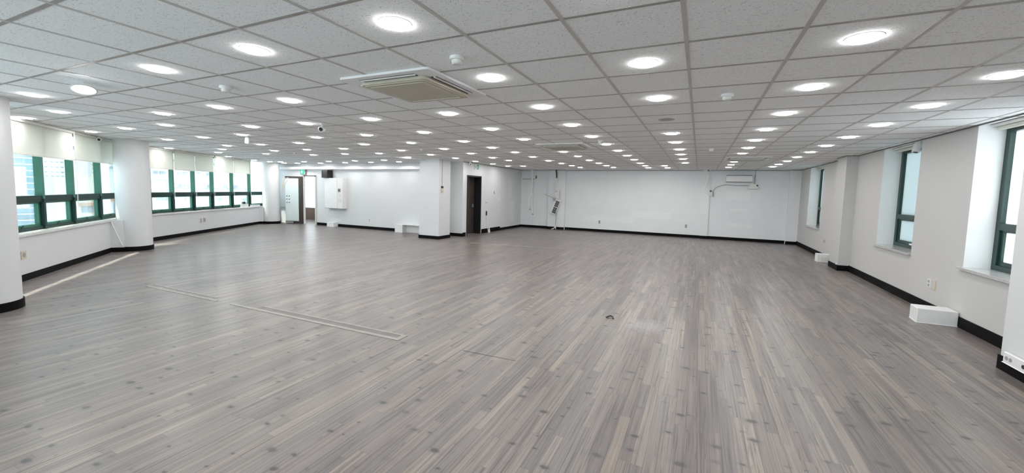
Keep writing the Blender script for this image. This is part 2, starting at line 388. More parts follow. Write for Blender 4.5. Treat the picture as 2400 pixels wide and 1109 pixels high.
for y in by:
    for a, b in clip(1, y): g.box(a, b, y-0.0125, y+0.0125, H-0.003, H+0.002)
g.build('ceiling_cross_bars', M_CBAR, ceil)
e = MB(); t_ = 0.018
e.box(XR-t_, XR, -2, 4.70, H-0.014, H).box(XR-t_, XR, 5.31, 10.95, H-0.014, H).box(XR-t_, XR, 11.6, 16.19, H-0.014, H)
e.box(XC, -5.84, YF-t_, YF, H-0.014, H).box(-5.10, 0.08, YF-t_, YF, H-0.014, H).box(0.33, 2.71, YF-t_, YF, H-0.014, H).box(-5.84, -5.10, YF-0.13-t_, YF-0.13, H-0.014, H).box(2.71, XR-t_, YF-0.16-t_, YF-0.16, H-0.014, H)
e.box(XC, XC+t_, YB, YF, H-0.014, H).box(2.83-t_, XR, 10.95-t_, 10.95, H-0.014, H).box(2.83-t_, 2.83, 10.95, 11.6, H-0.014, H)
e.build('edge_angle', M_GREYBAR, ceil)

# lowered smooth ceiling over the back-left corner
GYP = 2.465
tag(MB().prism([(-15.25,9.30),(-12.9,9.42),(-8.26,9.25),(-7.85,10.2),(-7.85,YB),(-16.45,YB)], GYP, H-0.0005).build('trim_1', M_GYP), 'lowered smooth white ceiling panel by the glass door', 'ceiling panel', kind='structure')

# right wall with three window recesses
WIN_R = [(5.52, 6.89), (8.26, 9.63), (13.57, 15.02)]
w = MB(); y = -2.1
for a, b in WIN_R:
    w.box(XR, XR+0.36, y, a, 0, H); w.box(XR, XR+0.36, a, b, 0, 0.72); y = b
w.box(XR, XR+0.36, y, YF+0.3, 0, H)
wr = w.build('wall_right', M_WALLR); wr.data.materials.append(M_REVEAL)
for f in wr.data.polygons:
    if abs(f.normal.y) > 0.9: f.material_index = 1
tag(wr, 'white right wall with three deep window recesses', 'wall', kind='structure')
w = MB(); w.box(XC-0.9, XR, YF, YF+0.25, 0, H)
w.box(-5.84, -5.10, YF-0.13, YF, 0, H); w.box(0.08, 0.33, YF-0.05, YF, 0, H); w.box(2.71, XR, YF-0.16, YF, 0, H)
tag(w.build('wall_far', M_FAR), 'pale far wall with patches of fresher paint', 'wall', kind='structure')
w = MB()                                            # corridor wall with the dark doorway
w.box(XC-0.32, XC, YB, 11.75, 0, H); w.box(XC-0.32, XC, 12.74, YF, 0, H); w.box(XC-0.32, XC, 11.75, 12.74, 2.07, H)
tag(w.build('wall_corridor', M_SIDE), 'white wall with the dark doorway and exit sign', 'wall', kind='structure')
w = MB()                                            # back-left wall with the glass door's opening
w.box(-16.62, -15.02, YB, YB+0.18, 0, H); w.box(-14.12, XC-0.32, YB, YB+0.18, 0, H); w.box(-15.02, -14.12, YB, YB+0.18, 1.98, H)
w.box(-16.2, -15.6, YB-0.10, YB, 0.0, 0.645)
tag(w.build('wall_back', M_WALL), 'white back wall holding the electrical cabinet and glass door', 'wall', kind='structure')
tag(MB().box(-16.2, -8.0, 11.33, YB, 2.24, 2.345).build('trim_2', M_WHITE), 'white boxed beam along the top of the back wall', 'beam', kind='structure')
tag(MB().box(-16.22, -15.58, YB-0.14, YB, 0.645, 0.675).build('trim_3', M_STONE), 'small stone ledge beside the open glass door', 'ledge', kind='structure')
w = MB().fbox(F0, 0, L0, 0, 0.33, 0, 0.68); w.box(VB.x-0.3, XR, -2.2, -2.0, 0, H)
tag(w.build('wall_near', M_WALL), 'white wall behind the camera', 'wall', kind='structure')
tag(MB().fbox(F1, S1A, S1B, 0, 0.33, 0, 0.68).fbox(F1, 3.05, 3.30, -0.22, 0, 0, 0.70).build('wall_left', M_WALL), 'low white wall under the left windows nearest the camera', 'wall', kind='structure')
tag(MB().fbox(F2, S2A, S2B, 0, 0.33, 0, 0.68).fbox(F2, 5.56, 5.80, -0.15, 0, 0, 0.70).build('wall_left_far', M_WALL), 'low white wall under the far left windows', 'wall', kind='structure')
w = MB(); w.fbox((V23, Vector((-0.22,0.975,0)), Vector((-0.975,-0.22,0))), 0, 0.35, 0, 0.2, 0, H)
tag(w.build('wall_left_end', M_WALL), 'short white wall end behind the third round column', 'wall', kind='structure')

# stone sills
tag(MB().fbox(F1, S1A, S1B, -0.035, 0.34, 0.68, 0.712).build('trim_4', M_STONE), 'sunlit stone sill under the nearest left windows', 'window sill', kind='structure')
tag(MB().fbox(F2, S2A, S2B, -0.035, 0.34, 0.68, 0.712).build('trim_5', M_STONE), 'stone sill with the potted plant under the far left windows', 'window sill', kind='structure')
SILL_T = ['stone sill of the nearest right window', 'stone sill of the middle right window', 'stone sill of the farthest right window']
for i, (a, b) in enumerate(WIN_R):
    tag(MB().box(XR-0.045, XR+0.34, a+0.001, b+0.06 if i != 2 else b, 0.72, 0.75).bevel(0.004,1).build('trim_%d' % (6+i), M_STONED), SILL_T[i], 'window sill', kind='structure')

# round columns, square column, right-hand pillars; each with a black foot band
def round_column(c, r, label, name):
    t = thing(name, (c[0], c[1], 0), label, 'column', kind='structure', local=True)
    MB().lathe([(0,0),(r,0),(r,H),(0,H)], n=64).build('shaft', M_WALL, t, smooth=True)
    MB().lathe([(r-0.01,0),(r+0.014,0),(r+0.014,0.105),(r-0.01,0.105)], n=64).build('foot_band', M_BASE, t, smooth=True)
round_column((-7.58,1.60), 0.31, 'round white column at the left edge of the photo', 'column')
round_column((-11.74,4.72), 0.305, 'round white column between the two banks of left windows', 'column')
round_column((-15.87,10.81), 0.31, 'round white column beside the open glass door', 'column')
def square_pillar(x0,x1,y0,y1,label,band,m_=M_WALL):
    t = thing('pillar', ((x0+x1)/2,(y0+y1)/2,0), label, 'pillar', kind='structure')
    MB().box(x0,x1,y0,y1,0,H).build('shaft', m_, t)
    MB().box(x0-0.014,x1+0.014,y0-0.014,y1+0.014,0,band).build('foot_band', M_BASE, t)
square_pillar(-8.08,-7.33,10.40,11.02,'square white column standing before the back wall',0.10)
square_pillar(2.83,XR+0.02,10.95,11.60,'white pillar on the right wall beyond the middle window',0.12,M_WALLR)
square_pillar(2.66,XR+0.02,4.70,5.31,'white pillar at the right edge of the photo',0.13)

# black baseboards
def skirt(name, segs, label, h=0.10, t=0.014):
    m = MB()
    for F, a, b in segs: m.fbox(F, a, b, -t, 0, 0, h)
    tag(m.build(name, M_BASE), label, 'baseboard', kind='structure')
m = MB()
for F, a, b, r in ((F1,S1A,3.05,0),(F1,3.036,3.30,-0.22),(F2,S2A,5.56,0),(F2,5.546,5.80,-0.15)): m.fbox(F, a, b, r-0.014, r, 0, 0.10)
m.fbox(F1, 3.036, 3.05, -0.22, 0, 0, 0.10).fbox(F2, 5.546, 5.56, -0.15, 0, 0, 0.10)
tag(m.build('baseboard_left', M_BASE), 'black baseboard under the left windows', 'baseboard', kind='structure')
FR = (Vector((XR,0,0)), Vector((0,1,0)), Vector((1,0,0)))
skirt('baseboard_right', [(FR,-2,4.70),(FR,5.31,10.95),(FR,11.6,YF-0.16)], 'black baseboard along the right wall', 0.13)
FF = (Vector((0,YF,0)), Vector((1,0,0)), Vector((0,1,0)))
m = MB()
for a, b, r in ((XC,-5.84,0),(-5.84,-5.10,-0.13),(-5.10,0.08,0),(0.08,0.33,-0.05),(0.33,2.71,0),(2.71,XR,-0.16)): m.fbox(FF, a, b, r-0.014, r, 0, 0.105)
tag(m.build('baseboard_far', M_BASE), 'black baseboard along the patched far wall', 'baseboard', kind='structure')
FC = (Vector((XC,0,0)), Vector((0,1,0)), Vector((-1,0,0)))
m = MB().fbox(FC, YB, 11.70, -0.014, 0, 0, 0.13).fbox(FC, 12.80, 14.3, -0.016, 0, 0, 0.155).fbox(FC, 14.3, YF, -0.014, 0, 0, 0.10)
tag(m.build('baseboard_corridor', M_BASE), 'black baseboard stepping down along the doorway wall', 'baseboard', kind='structure')
FB = (Vector((0,YB,0)), Vector((1,0,0)), Vector((0,1,0)))
skirt('baseboard_back', [(FB,-14.06,-13.27),(FB,-12.88,-9.80),(FB,-7.9,XC)], 'black baseboard along the back wall', 0.105)

# ------------------------------------------------------------------ left windows: green frames, one pane per opening
def window_bank(num, F, s0, s1, muls, label, name='window'):
    o = F[0]; mid = o + F[1]*((s0+s1)/2)
    t = thing('window_%d' % num, (mid.x, mid.y, 0.712), label, 'window', kind='structure')
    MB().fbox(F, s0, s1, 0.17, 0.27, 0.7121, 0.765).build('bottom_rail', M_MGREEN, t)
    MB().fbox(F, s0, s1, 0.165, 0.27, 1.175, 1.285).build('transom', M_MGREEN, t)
    bare = 1.2 if num == 2 else 0.0        # the last pane of the far bank runs bare up to the ceiling
    MB().fbox(F, s0, s1-bare, 0.17, 0.27, 2.42, 2.498).build('head_rail', M_GREEN, t)
    MB().fbox(F, s0, s1-bare, 0.247, 0.50, 2.2, 2.235).build('added_sun_blocker', M_GREEN, t)  # unseen plate added behind the blinds to narrow the sun strip on the floor
    edges = sorted(muls); top = 2.42
    for s in edges:
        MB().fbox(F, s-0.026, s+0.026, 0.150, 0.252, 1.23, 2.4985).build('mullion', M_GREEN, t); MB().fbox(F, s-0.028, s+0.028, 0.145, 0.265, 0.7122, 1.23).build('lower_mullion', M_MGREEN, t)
    for a, b in zip(edges, edges[1:]):
        top = 2.497 if num == 2 and b > 6 else 2.42
        a += 0.026; b -= 0.026
        MB().fbox(F, a, b, 0.240, 0.246, 1.285, top).build('pane', M_GLASS, t)
        q = MB(); z0, z1 = 0.765, 1.175; k = 0.045
        q.fbox(F, a, a+k, 0.20, 0.255, z0, z1).fbox(F, b-k, b, 0.20, 0.255, z0, z1).fbox(F, a+k, b-k, 0.20, 0.255, z0, z0+k).fbox(F, a+k, b-k, 0.20, 0.255, z1-k*0.6, z1)
        sash = q.build('sash', M_GREEN, t)
        MB().fbox(F, a+k, b-k, 0.225, 0.231, z0+k, z1-k*0.6).build('pane', M_GLASS, sash)
        c = (a+b)/2
        MB().fbox(F, c-0.03, c+0.03, 0.185, 0.20, z0+0.005, z0+0.022).fbox(F, c-0.005, c+0.008, 0.18, 0.19, z0+0.015, z0+0.05).build('handle', M_DGREEN, sash)
    return t
window_bank(1, F1, -2.6, S1B-0.1, [-2.35,-1.18,-0.05,1.04,2.04,3.17,4.25], 'bank of green framed windows nearest on the left')
window_bank(2, F2, S2A+0.1, S2B, [-0.78,0.18,1.04,1.96,2.90,4.05,5.25,6.44], 'bank of green framed windows far on the left')
window_bank(3, F0, 0.1, L0, [0.2 + 1.18*k for k in range(8)], 'bank of green framed windows behind the camera')

# roller blinds hanging from the ceiling before the left windows
def roller_blind(F, a, b, zb, label, group):
    c = F[0] + F[1]*((a+b)/2) + F[2]*0.11
    t = thing('roller_blind', (c.x, c.y, H), label, 'blind', group)
    MB().fbox(F, a, b, 0.075, 0.135, H-0.05, H-0.0065).build('head_tube', M_OFFW, t)
    MB().fbox(F, a+0.008, b-0.008, 0.112, 0.116, zb+0.02, H-0.04).build('fabric', M_BLIND, t)
    MB().fbox(F, a+0.006, b-0.006, 0.105, 0.123, zb, zb+0.022).build('bottom_bar', M_OFFW, t)
    p = [F[0]+F[1]*(b-0.03)+F[2]*0.085+Vector((0,0,z)) for z in (H-0.05, 1.8, 1.10)]
    q = [F[0]+F[1]*(b-0.005)+F[2]*0.085+Vector((0,0,z)) for z in (1.10, 1.8, H-0.05)]
    MB().tube(p+q, 0.004, 6).build('pull_chain', M_WHITE, t)
for F, a, b, zb, lab in ((F1,-1.02,-0.06,1.935,'cream roller blind partly hidden by the leftmost column'),
        (F1,-0.04,2.00,1.935,'wide cream roller blind right of the leftmost column'),
        (F1,2.03,4.15,1.945,'cream roller blind cut off by the middle round column'),
        (F2,-0.40,1.00,1.93,'cream roller blind just right of the middle round column'),
        (F2,1.05,1.95,1.93,'second cream blind right of the middle round column'),
        (F2,1.965,2.87,1.945,'cream roller blind in the middle of the far left bank'),
        (F2,2.93,4.03,1.96,'cream roller blind second from the bare far pane'),
        (F2,4.05,5.17,1.975,'cream roller blind above the potted plant')):
    roller_blind(F, a, b, zb, lab, 'cream roller blinds on the left windows')

# ------------------------------------------------------------------ right windows, deep dark green frames
def right_window(num, y0, y1, glass, label):
    t = thing('window_%d' % num, (XR+0.29, (y0+y1)/2, 0.75), label, 'window', kind='structure')
    x0, x1 = XR+0.245, XR+0.325
    MB().box(x0,x1,y1-0.075,y1,0.7501,2.4985).build('jamb', M_DGREEN, t)
    MB().box(x0,x1,y0,y0+0.075,0.7501,2.4985).build('jamb', M_DGREEN, t)
    MB().box(x0,x1,y0+0.075,y1-0.075,0.7501,0.81).build('bottom_rail', M_DGREEN, t)
    MB().box(x0,x1,y0+0.075,y1-0.075,1.235,1.315).build('transom', M_DGREEN, t)
    MB().box(x0,x1,y0+0.075,y1-0.075,2.40,2.4985).build('head_rail', M_DGREEN, t)
    MB().box(x0+0.045,x0+0.052,y0+0.075,y1-0.075,1.315,2.40).build('pane', glass, t)
    k = 0.05; a, b, z0, z1 = y0+0.075, y1-0.075, 0.81, 1.235
    q = MB().box(x0+0.02,x1-0.012,a,a+k,z0,z1).box(x0+0.02,x1-0.012,b-k,b,z0,z1).box(x0+0.02,x1-0.012,a+k,b-k,z0,z0+k).box(x0+0.02,x1-0.012,a+k,b-k,z1-k*0.5,z1)
    s = q.build('sash', M_DGREEN, t)
    MB().box(x0+0.04,x0+0.046,a+k,b-k,z0+k,z1-k*0.5).build('pane', glass, s)
    MB().box(x0-0.012,x0+0.02,(a+b)/2-0.05,(a+b)/2+0.05,z0+0.005,z0+0.03).build('handle', M_WHITE, s)
right_window(4, 5.52, 6.89, M_FROSTW, 'bright white window nearest on the right wall')
right_window(5, 8.26, 9.63, M_FROST, 'pale cyan window in the middle of the right wall')
right_window(6, 13.57, 15.02, M_FROST, 'window seen edge on far along the right wall')
for (a, b), lab in zip(WIN_R, ('rolled up white blind above the nearest right window','rolled up white blind above the pale cyan window','rolled up white blind above the farthest right window')):
    t = thing('roller_blind', (XR+0.17, (a+b)/2, H), lab, 'blind', 'rolled up blinds on the right windows')
    MB().box(XR+0.10, XR+0.24, a+0.02, b-0.02, H-0.03, H-0.0065).build('head_rail', M_OFFW, t)
    MB().cyl((XR+0.17,a+0.03,H-0.055),(XR+0.17,b-0.03,H-0.055),0.024,16).build('rolled_fabric', M_BLIND, t, smooth=True)

# ------------------------------------------------------------------ dark doorway in the corridor wall
t = thing('door_1', (XC-0.15, 12.245, 0), 'tall dark doorway in the white corridor wall', 'door', kind='structure')
fr = MB().box(XC-0.31, XC+0.012, 11.751, 11.80, 0, 2.069).box(XC-0.31, XC+0.012, 12.69, 12.739, 0, 2.069).box(XC-0.31, XC+0.012, 11.80, 12.69, 2.02, 2.069)
fr.build('frame', M_BLACK, t)
leaf = MB().box(XC-0.305, XC-0.265, 11.801, 12.689, 0.005, 2.019).build('door_leaf', M_BROWN, t)
MB().box(XC-0.264, XC-0.225, 12.56, 12.60, 0.95, 1.07).build('handle', M_ALU, leaf)
# flush white door in the corner of the far wall
t = thing('door_2', (-6.88, YF, 0), 'flush white door in the left corner of the far wall', 'door', kind='structure')
MB().box(-7.09,-6.56,YF-0.018,YF-0.0005,0.106,2.10).build('door_leaf', M_FAR, t)
MB().box(-7.09,-6.54,YF-0.03,YF-0.0005,2.10,2.125).build('frame', M_GREY, t)
MB().box(-6.47,-6.44,YF-0.03,YF-0.0005,2.13,2.27).build('door_stop', M_BLACK, t)

# open glass door at the back left
t = thing('door_3', (-14.74, 11.49, 0), 'open pale glass door with dark metal frame at the back left', 'door', kind='structure')
HP = Vector((-14.765, 11.41, 0)); LP = Vector((-15.43, 11.12, 0)); DL = (LP-HP).normalized(); NL = Vector((DL.y, -DL.x, 0)); LL = (LP-HP).length
FD = (HP, DL, NL)
fr = MB().fbox(FD, 0, 0.17, -0.022, 0.022, 0.03, 1.95).fbox(FD, 0.17, LL, -0.022, 0.022, 1.87, 1.95).fbox(FD, 0.17, LL, -0.022, 0.022, 0.03, 0.12)
fr.build('leaf_frame', M_STEEL, t)
gp = MB().fbox(FD, 0.171, LL-0.002, -0.012, 0.012, 0.121, 1.869).build('glass_panel', M_DOORGLASS, t)
for z in (1.14, 1.01, 0.88):
    for s in (LL-0.07, LL-0.17):
        c = HP + DL*s + Vector((0,0,z))
        MB().cyl(c - NL*0.012, c + NL*0.03, 0.020, 12).cyl(c - NL*0.012, c - NL*0.03, 0.020, 12).build('knob', M_BLACK, gp)
MB().fbox(FD, LL-0.32, LL-0.02, -0.026, 0.026, 0.035, 0.10).build('kick_plate', M_ALU, t)
MB().box(-14.775,-14.735,11.42,YB,0,1.98).box(-14.135,-14.09,11.46,YB+0.01,0,1.98).box(-15.02,-14.775,11.47,YB+0.005,0,1.98).build('door_frame', M_OFFW, t)
MB().box(-14.775,-14.09,11.435,YB,1.955,1.995).build('door_header', M_STEEL, t)
cl = MB(); a0 = HP + DL*(LL+0.09) + NL*-0.03; 
cl.tube([a0+Vector((0,0,1.32)), a0+Vector((0,0,1.86))], 0.022, 8); cl.tube([a0+Vector((0,0,1.84)), HP+DL*(LL-0.16)-NL*0.03+Vector((0,0,1.89))], 0.012, 8); cl.tube([a0+Vector((0,0,1.45)), HP+DL*(LL-0.10)-NL*0.03+Vector((0,0,1.80))], 0.008, 8)
cl.build('door_closer', M_IVORY, t)

# little room seen through the glass door's opening
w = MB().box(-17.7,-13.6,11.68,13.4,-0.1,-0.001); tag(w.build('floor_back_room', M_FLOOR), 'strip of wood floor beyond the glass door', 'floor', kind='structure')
w = MB().box(-17.7,-17.6,11.68,13.3,0,H).box(-13.7,-13.6,11.68,13.3,0,H).box(-17.7,-13.6,11.68,13.4,H,H+0.1)
tag(w.build('wall_back_room', M_WALL), 'white side wall of the room beyond the glass door', 'wall', kind='structure')
w = MB().box(-17.6,-13.7,13.2,13.28,0.0,0.55); tag(w.build('trim_9', M_WAINS), 'dark brown wood panelling beyond the glass door', 'panelling', kind='structure')
t = thing('window_7', (-15.65,13.24,0.55), 'overbright window above the brown panelling beyond the glass door', 'window', kind='structure')
MB().box(-17.6,-13.7,13.19,13.28,0.5501,0.585).build('bottom_rail', M_WHITE, t); MB().box(-17.6,-13.7,13.23,13.24,0.585,2.498).build('pane', M_FROSTW, t)

# ------------------------------------------------------------------ ceiling lights
def make_downlight(name='downlight'):
    t = thing(name, (0,0,0), 'x', 'ceiling light', local=True)
    MB().lathe([(0.082,-0.002),(0.085,-0.004),(0.093,-0.003),(0.093,0.0),(0.082,0.0)], n=36).build('trim_ring', M_WHITE, t, smooth=True)
    d = MB().lathe([(0,-0.016),(0.079,-0.015),(0.082,-0.014),(0.082,-0.001)], n=16).build('diffuser', M_LED, t, smooth=True)
    d.data.materials.append(M_LAMP)
    for f in d.data.polygons:
        if abs(f.normal.z) < 0.2: f.material_index = 1
    l = bpy.data.objects.new('led', LED); COL.objects.link(l); l.parent = t; l.location = (0,0,-0.0195)
    return t
LIGHTS = [(-4.16, 1.88), (-6.82, 1.91), (-8.1, 2.49), (-9.47, 2.54), (-10.62, 3.68), (-9.26, 3.66), (-6.71, 3.06), (-7.97, 3.67), (-5.4, 3.05), (-6.64, 4.22), (-10.59, 4.89), (-13.15, 6.09), (-9.22, 4.86), (-7.91, 4.84), (-10.51, 6.07), (-11.73, 6.65), (-13.07, 7.29), (-14.62, 8.47), (-2.89, 1.87), (-1.64, 1.88), (-1.64, 3.06), (-4.18, 3.09), (-4.16, 4.28), (-5.42, 4.27), (-2.89, 4.28), (-2.94, 5.52), (-5.48, 5.53), (-4.21, 5.53), (-6.74, 5.52), (-8.02, 6.13), (-9.3, 6.11), (-6.68, 6.68), (-5.42, 6.69), (-4.2, 6.75), (-7.99, 7.31), (-9.18, 8.45), (-9.23, 7.27), (-10.53, 7.29), (-11.81, 7.91), (-10.54, 8.51), (-6.74, 7.96), (-7.96, 8.49), (-5.42, 7.87), (-4.17, 7.88), (-5.37, 8.99), (-6.71, 9.1), (-7.95, 9.68), (-6.62, 10.2), (-5.39, 10.22), (-6.64, 11.42), (-5.34, 11.21), (-6.61, 12.57), (-6.56, 13.67), (-0.41, 3.1), (-0.42, 4.25), (-1.64, 4.27), (-1.67, 5.51), (-1.67, 6.7), (-1.67, 7.82), (-1.66, 9.0), (-1.66, 10.16), (-1.67, 11.4), (-1.67, 12.69), (-1.66, 13.84), (-1.67, 14.84), (-2.93, 6.75), (-2.91, 9.03), (-2.91, 11.44), (-2.9, 12.58), (-2.88, 13.68), (-2.84, 14.65), (-4.09, 8.92), (-4.13, 10.17), (-4.15, 11.46), (-4.09, 12.52), (-4.07, 13.6), (-4.05, 14.61), (-5.96, 13.73), (-0.44, 6.69), (-0.43, 7.8), (-0.42, 8.99), (-0.44, 10.09), (-0.44, 11.32), (-0.43, 12.68), (-1.07, 13.88), (-1.06, 14.95), (0.79, 6.61), (0.79, 7.8), (0.79, 8.96), (0.78, 10.06), (0.79, 12.42), (0.79, 13.53), (0.79, 14.71), (0.82, 3.06), (2.0, 4.29), (0.81, 4.23), (0.81, 5.43), (2.0, 5.4), (2.0, 6.57), (1.99, 7.72), (1.98, 8.85), (1.98, 9.99), (1.97, 11.14), (1.97, 12.29), (1.96, 13.47), (1.96, 14.46), (-2.89, 10.17)]
GYP_LIGHTS = [(-13.35,10.38),(-14.57,11.04),(-12.07,10.39),(-13.34,11.09),(-11.93,10.99),(-10.69,10.26),(-10.64,10.95),(-9.33,10.18),(-9.33,10.9),(-15.02,10.2),(-14.6,10.34),(-15.1,10.85),(-14.87,9.5)]
ROWN = ['first','second','third','fourth','fifth','sixth','seventh','eighth','ninth','tenth','eleventh','twelfth','thirteenth','fourteenth','fifteenth']
proto = make_downlight(); first = True
rows = {}
for p in LIGHTS:
    k = min(range(len(ROWS)), key=lambda i: abs(ROWS[i]-p[0]))
    if abs(ROWS[k]-p[0]) < 0.33: rows.setdefault(k, []).append(p)
    else: rows.setdefault(('x', -1.06) if p[0] > -3 else ('x', -5.96), []).append(p)
ROWNAME = {0:'the ceiling row nearest the right wall', 1:'the ceiling row second from the right wall', 2:'the row right of the beige air conditioner',}
def put(p, z, label, group):
    global first
    o = proto if first else copy_tree(proto)
    first = False
    o.location = (p[0], p[1], z); o['label'] = label; o['group'] = group
for k, ps in rows.items():
    ps.sort(key=lambda p: p[1])
    for i, p in enumerate(ps):
        if isinstance(k, tuple):
            lab = ('%s lit downlight squeezed in between two rows near the far wall' % ('nearer','farther')[i]) if k[1] > -3 else 'lone lit downlight off the rows near the corridor wall'
        else:
            pos = 'nearest' if i == 0 else ('farthest' if i == len(ps)-1 and i > 1 else ROWN[i])
            lab = '%s lit downlight in the %s row from the right wall' % (pos, ROWN[k])
        put(p, H, lab, 'lit round downlights in the tiled ceiling')
GL = ['third','', '', '', '', '', '', '', '']
fr_row = sorted([p for p in GYP_LIGHTS if p[1] < 10.6 and p[1] > 9.8]); bk_row = sorted([p for p in GYP_LIGHTS if p[1] >= 10.6])
for rw, nm in ((fr_row,'front'), (bk_row,'rear')):
    for i, p in enumerate(rw): put(p, GYP, '%s downlight from the left in the %s row of the lowered ceiling' % (ROWN[i], nm), 'lit downlights in the lowered ceiling')
put((-14.87,9.5), GYP, 'lone downlight at the front edge of the lowered ceiling', 'lit downlights in the lowered ceiling')
# the lights of the same rows over and behind the camera
NEAR = [(x, y) for x in (2.0,0.79,-0.43,-1.66,-2.90,-4.15) for y in (0.66,-0.55)] + [(2.0,3.07), (2.0,1.88),(0.8,1.88),(-0.42,1.88)]
for i, p in enumerate(NEAR): put(p, H, 'lit round downlight overhead or behind, out of the photo', 'downlights over and behind the camera')

# one lamp has dropped out of its hole and hangs tilted
t = thing('dropped_downlight', (-5.47,1.86,H), 'downlight hanging tilted out of its ceiling hole at the left', 'ceiling light')
Mt = Matrix.Rotation(math.radians(20), 3, Vector((-0.33,-0.94,0)).normalized())
MB().lathe([(0.080,-0.003),(0.088,-0.009),(0.098,-0.005),(0.098,0.0),(0.0,0.0)], (-5.47,1.86,H-0.062), 36, Mt).build('trim_ring', M_WHITE, t, smooth=True)
MB().lathe([(0,-0.0075),(0.075,-0.0065),(0.0815,-0.0035),(0.0815,-0.0005),(0,-0.0005)], (-5.47,1.86,H-0.062), 36, Mt).build('diffuser', M_LED, t, smooth=True)
l = bpy.data.objects.new('led', LED); COL.objects.link(l); l.parent = t; l.matrix_local = Matrix.Translation((0,0,-0.062)) @ Mt.to_4x4() @ Matrix.Translation((0,0,-0.012))
MB().tube([(-5.47,1.86,H-0.060),(-5.46,1.87,H-0.03),(-5.47,1.86,H-0.001)], 0.006, 8).build('cord', M_WHITE, t)
t = thing('unlit_downlight', (-0.43,5.46,H), 'unlit grey downlight in a row of lit ones', 'ceiling light')
MB().lathe([(0,-0.006),(0.086,-0.006),(0.098,-0.003),(0.098,0),(0,0)], (-0.43,5.46,H), 36).build('trim_ring', mat('dull_grey_lamp',(0.42,0.42,0.42),0.5), t, smooth=True)
MB().lathe([(0,-0.0095),(0.072,-0.0085),(0.076,-0.006),(0,-0.006)], (-0.43,5.46,H), 36).build('diffuser', M_GREY, t, smooth=True)

# ------------------------------------------------------------------ ceiling cassettes
def cassette(cx, cy, label, grille_mat, yaw=0.0):
    t = thing('ceiling_cassette', (cx,cy,H), label, 'air conditioner', 'ceiling cassette air conditioners')
    def rsq(m, h, z0, z1, r=0.05, n=6):
        pts = []
        for qx, qy, a0 in ((h-r,h-r,0),(-h+r,h-r,90),(-h+r,-h+r,180),(h-r,-h+r,270)):
            for i in range(n+1):
                a = math.radians(a0+90*i/n); pts.append((cx+qx+r*math.cos(a), cy+qy+r*math.sin(a)))
        return m.prism(pts, z0, z1)
    rsq(MB(), 0.475, H-0.024, H-0.001, 0.03).bevel(0.006,1).build('panel', M_WHITE, t)
    rsq(rsq(MB(), 0.352, H-0.052, H-0.0245, 0.05), 0.335, H-0.058, H-0.052, 0.05).build('intake_grille', grille_mat, t)
    gr = MB()
    for sx, sy in ((1,0),(-1,0),(0,1),(0,-1)):
        for d, w, m_, zz, nm in ((0.372,0.020,M_BLACK,0.0285,'air_slot'),(0.398,0.013,M_OFFW,0.034,'louver'),(0.412,0.004,M_BLACK,0.027,'slot_edge')):
            a = MB(); L_ = 0.29
            if sx: a.box(cx+sx*d-w/2, cx+sx*d+w/2, cy-L_, cy+L_, H-zz, H-0.0235)
            else: a.box(cx-L_, cx+L_, cy+sy*d-w/2, cy+sy*d+w/2, H-zz, H-0.0235)
            a.build(nm, m_, t)
    q = MB()
    for s in (1,-1):
        q.box(cx-0.28,cx+0.28,cy+s*0.285-0.003,cy+s*0.285+0.003,H-0.0605,H-0.0575).box(cx+s*0.285-0.003,cx+s*0.285+0.003,cy-0.28,cy+0.28,H-0.0605,H-0.0575)
    q.build('grille_rib', M_OFFW, t)
cassette(-2.42, 3.075, 'yellowed square air conditioner in the ceiling near the camera', M_BEIGE)
cassette(-2.52, 7.92, 'square air conditioner at middle distance in the ceiling', mat('grey_beige_grille',(0.48,0.45,0.40),0.55,noise=0.05))
cassette(0.98, 11.35, 'square air conditioner in the ceiling nearest the far wall', mat('pale_grille',(0.60,0.585,0.53),0.55,noise=0.05))

# ------------------------------------------------------------------ detectors and cameras on the ceiling
def detector(x, y, label, z=H, s=1.0):
    t = thing('smoke_detector', (x,y,z), label, 'smoke detector', 'white detectors on the ceiling')
    MB().lathe([(0,-0.026*s),(0.048*s,-0.026*s),(0.053*s,-0.020*s),(0.053*s,-0.004),(0.050*s,0),(0,0)], (x,y,z), 32).build('base', M_WHITE, t, smooth=True)
    MB().lathe([(0,-0.056*s),(0.030*s,-0.056*s),(0.037*s,-0.048*s),(0.039*s,-0.026*s),(0,-0.026*s)], (x,y,z), 32).build('sensor_head', M_OFFW, t, smooth=True)
detector(-1.62,2.50,'white smoke detector beside the yellowed air conditioner')
detector(-4.22,2.44,'white smoke detector left of the yellowed air conditioner')
detector(0.18,4.28,'white smoke detector right of the ceiling rows over mid floor')
detector(-1.66,7.25,'white smoke detector beside the middle air conditioner', H, 0.9)
detector(0.16,9.05,'white smoke detector far down the right side of the ceiling', H, 0.9)
detector(-6.05,7.85,'flat white detector in the ceiling before the square column', H, 0.8)
detector(-10.4,7.80,'white detector in the ceiling before the lowered panel', H, 0.8)
def bullet_camera(x, y, aim, label, z=H, sc=1.0, dark=True):
    t = thing('security_camera', (x,y,z), label, 'camera', 'white security cameras')
    a = Vector(aim).normalized(); c = Vector((x,y,z-0.075*sc))
    MB().lathe([(0,0),(0.035*sc,0),(0.035*sc,-0.012*sc),(0.012*sc,-0.02*sc),(0.012*sc,-0.06*sc),(0,-0.06*sc)], (x,y,z-0.0005), 20).build('mount', M_WHITE, t, smooth=True)
    R_ = a.to_track_quat('Z','Y').to_matrix()
    MB().lathe([(0,-0.06*sc),(0.030*sc,-0.055*sc),(0.042*sc,-0.02*sc),(0.044*sc,0.07*sc),(0.034*sc,0.078*sc),(0,0.072*sc)], c, 24, R_).build('housing', M_WHITE, t, smooth=True)
    MB().lathe([(0,0.074*sc),(0.027*sc,0.0795*sc),(0.029*sc,0.073*sc),(0,0.0715*sc)], c, 24, R_).build('lens', M_BLACK, t, smooth=True)
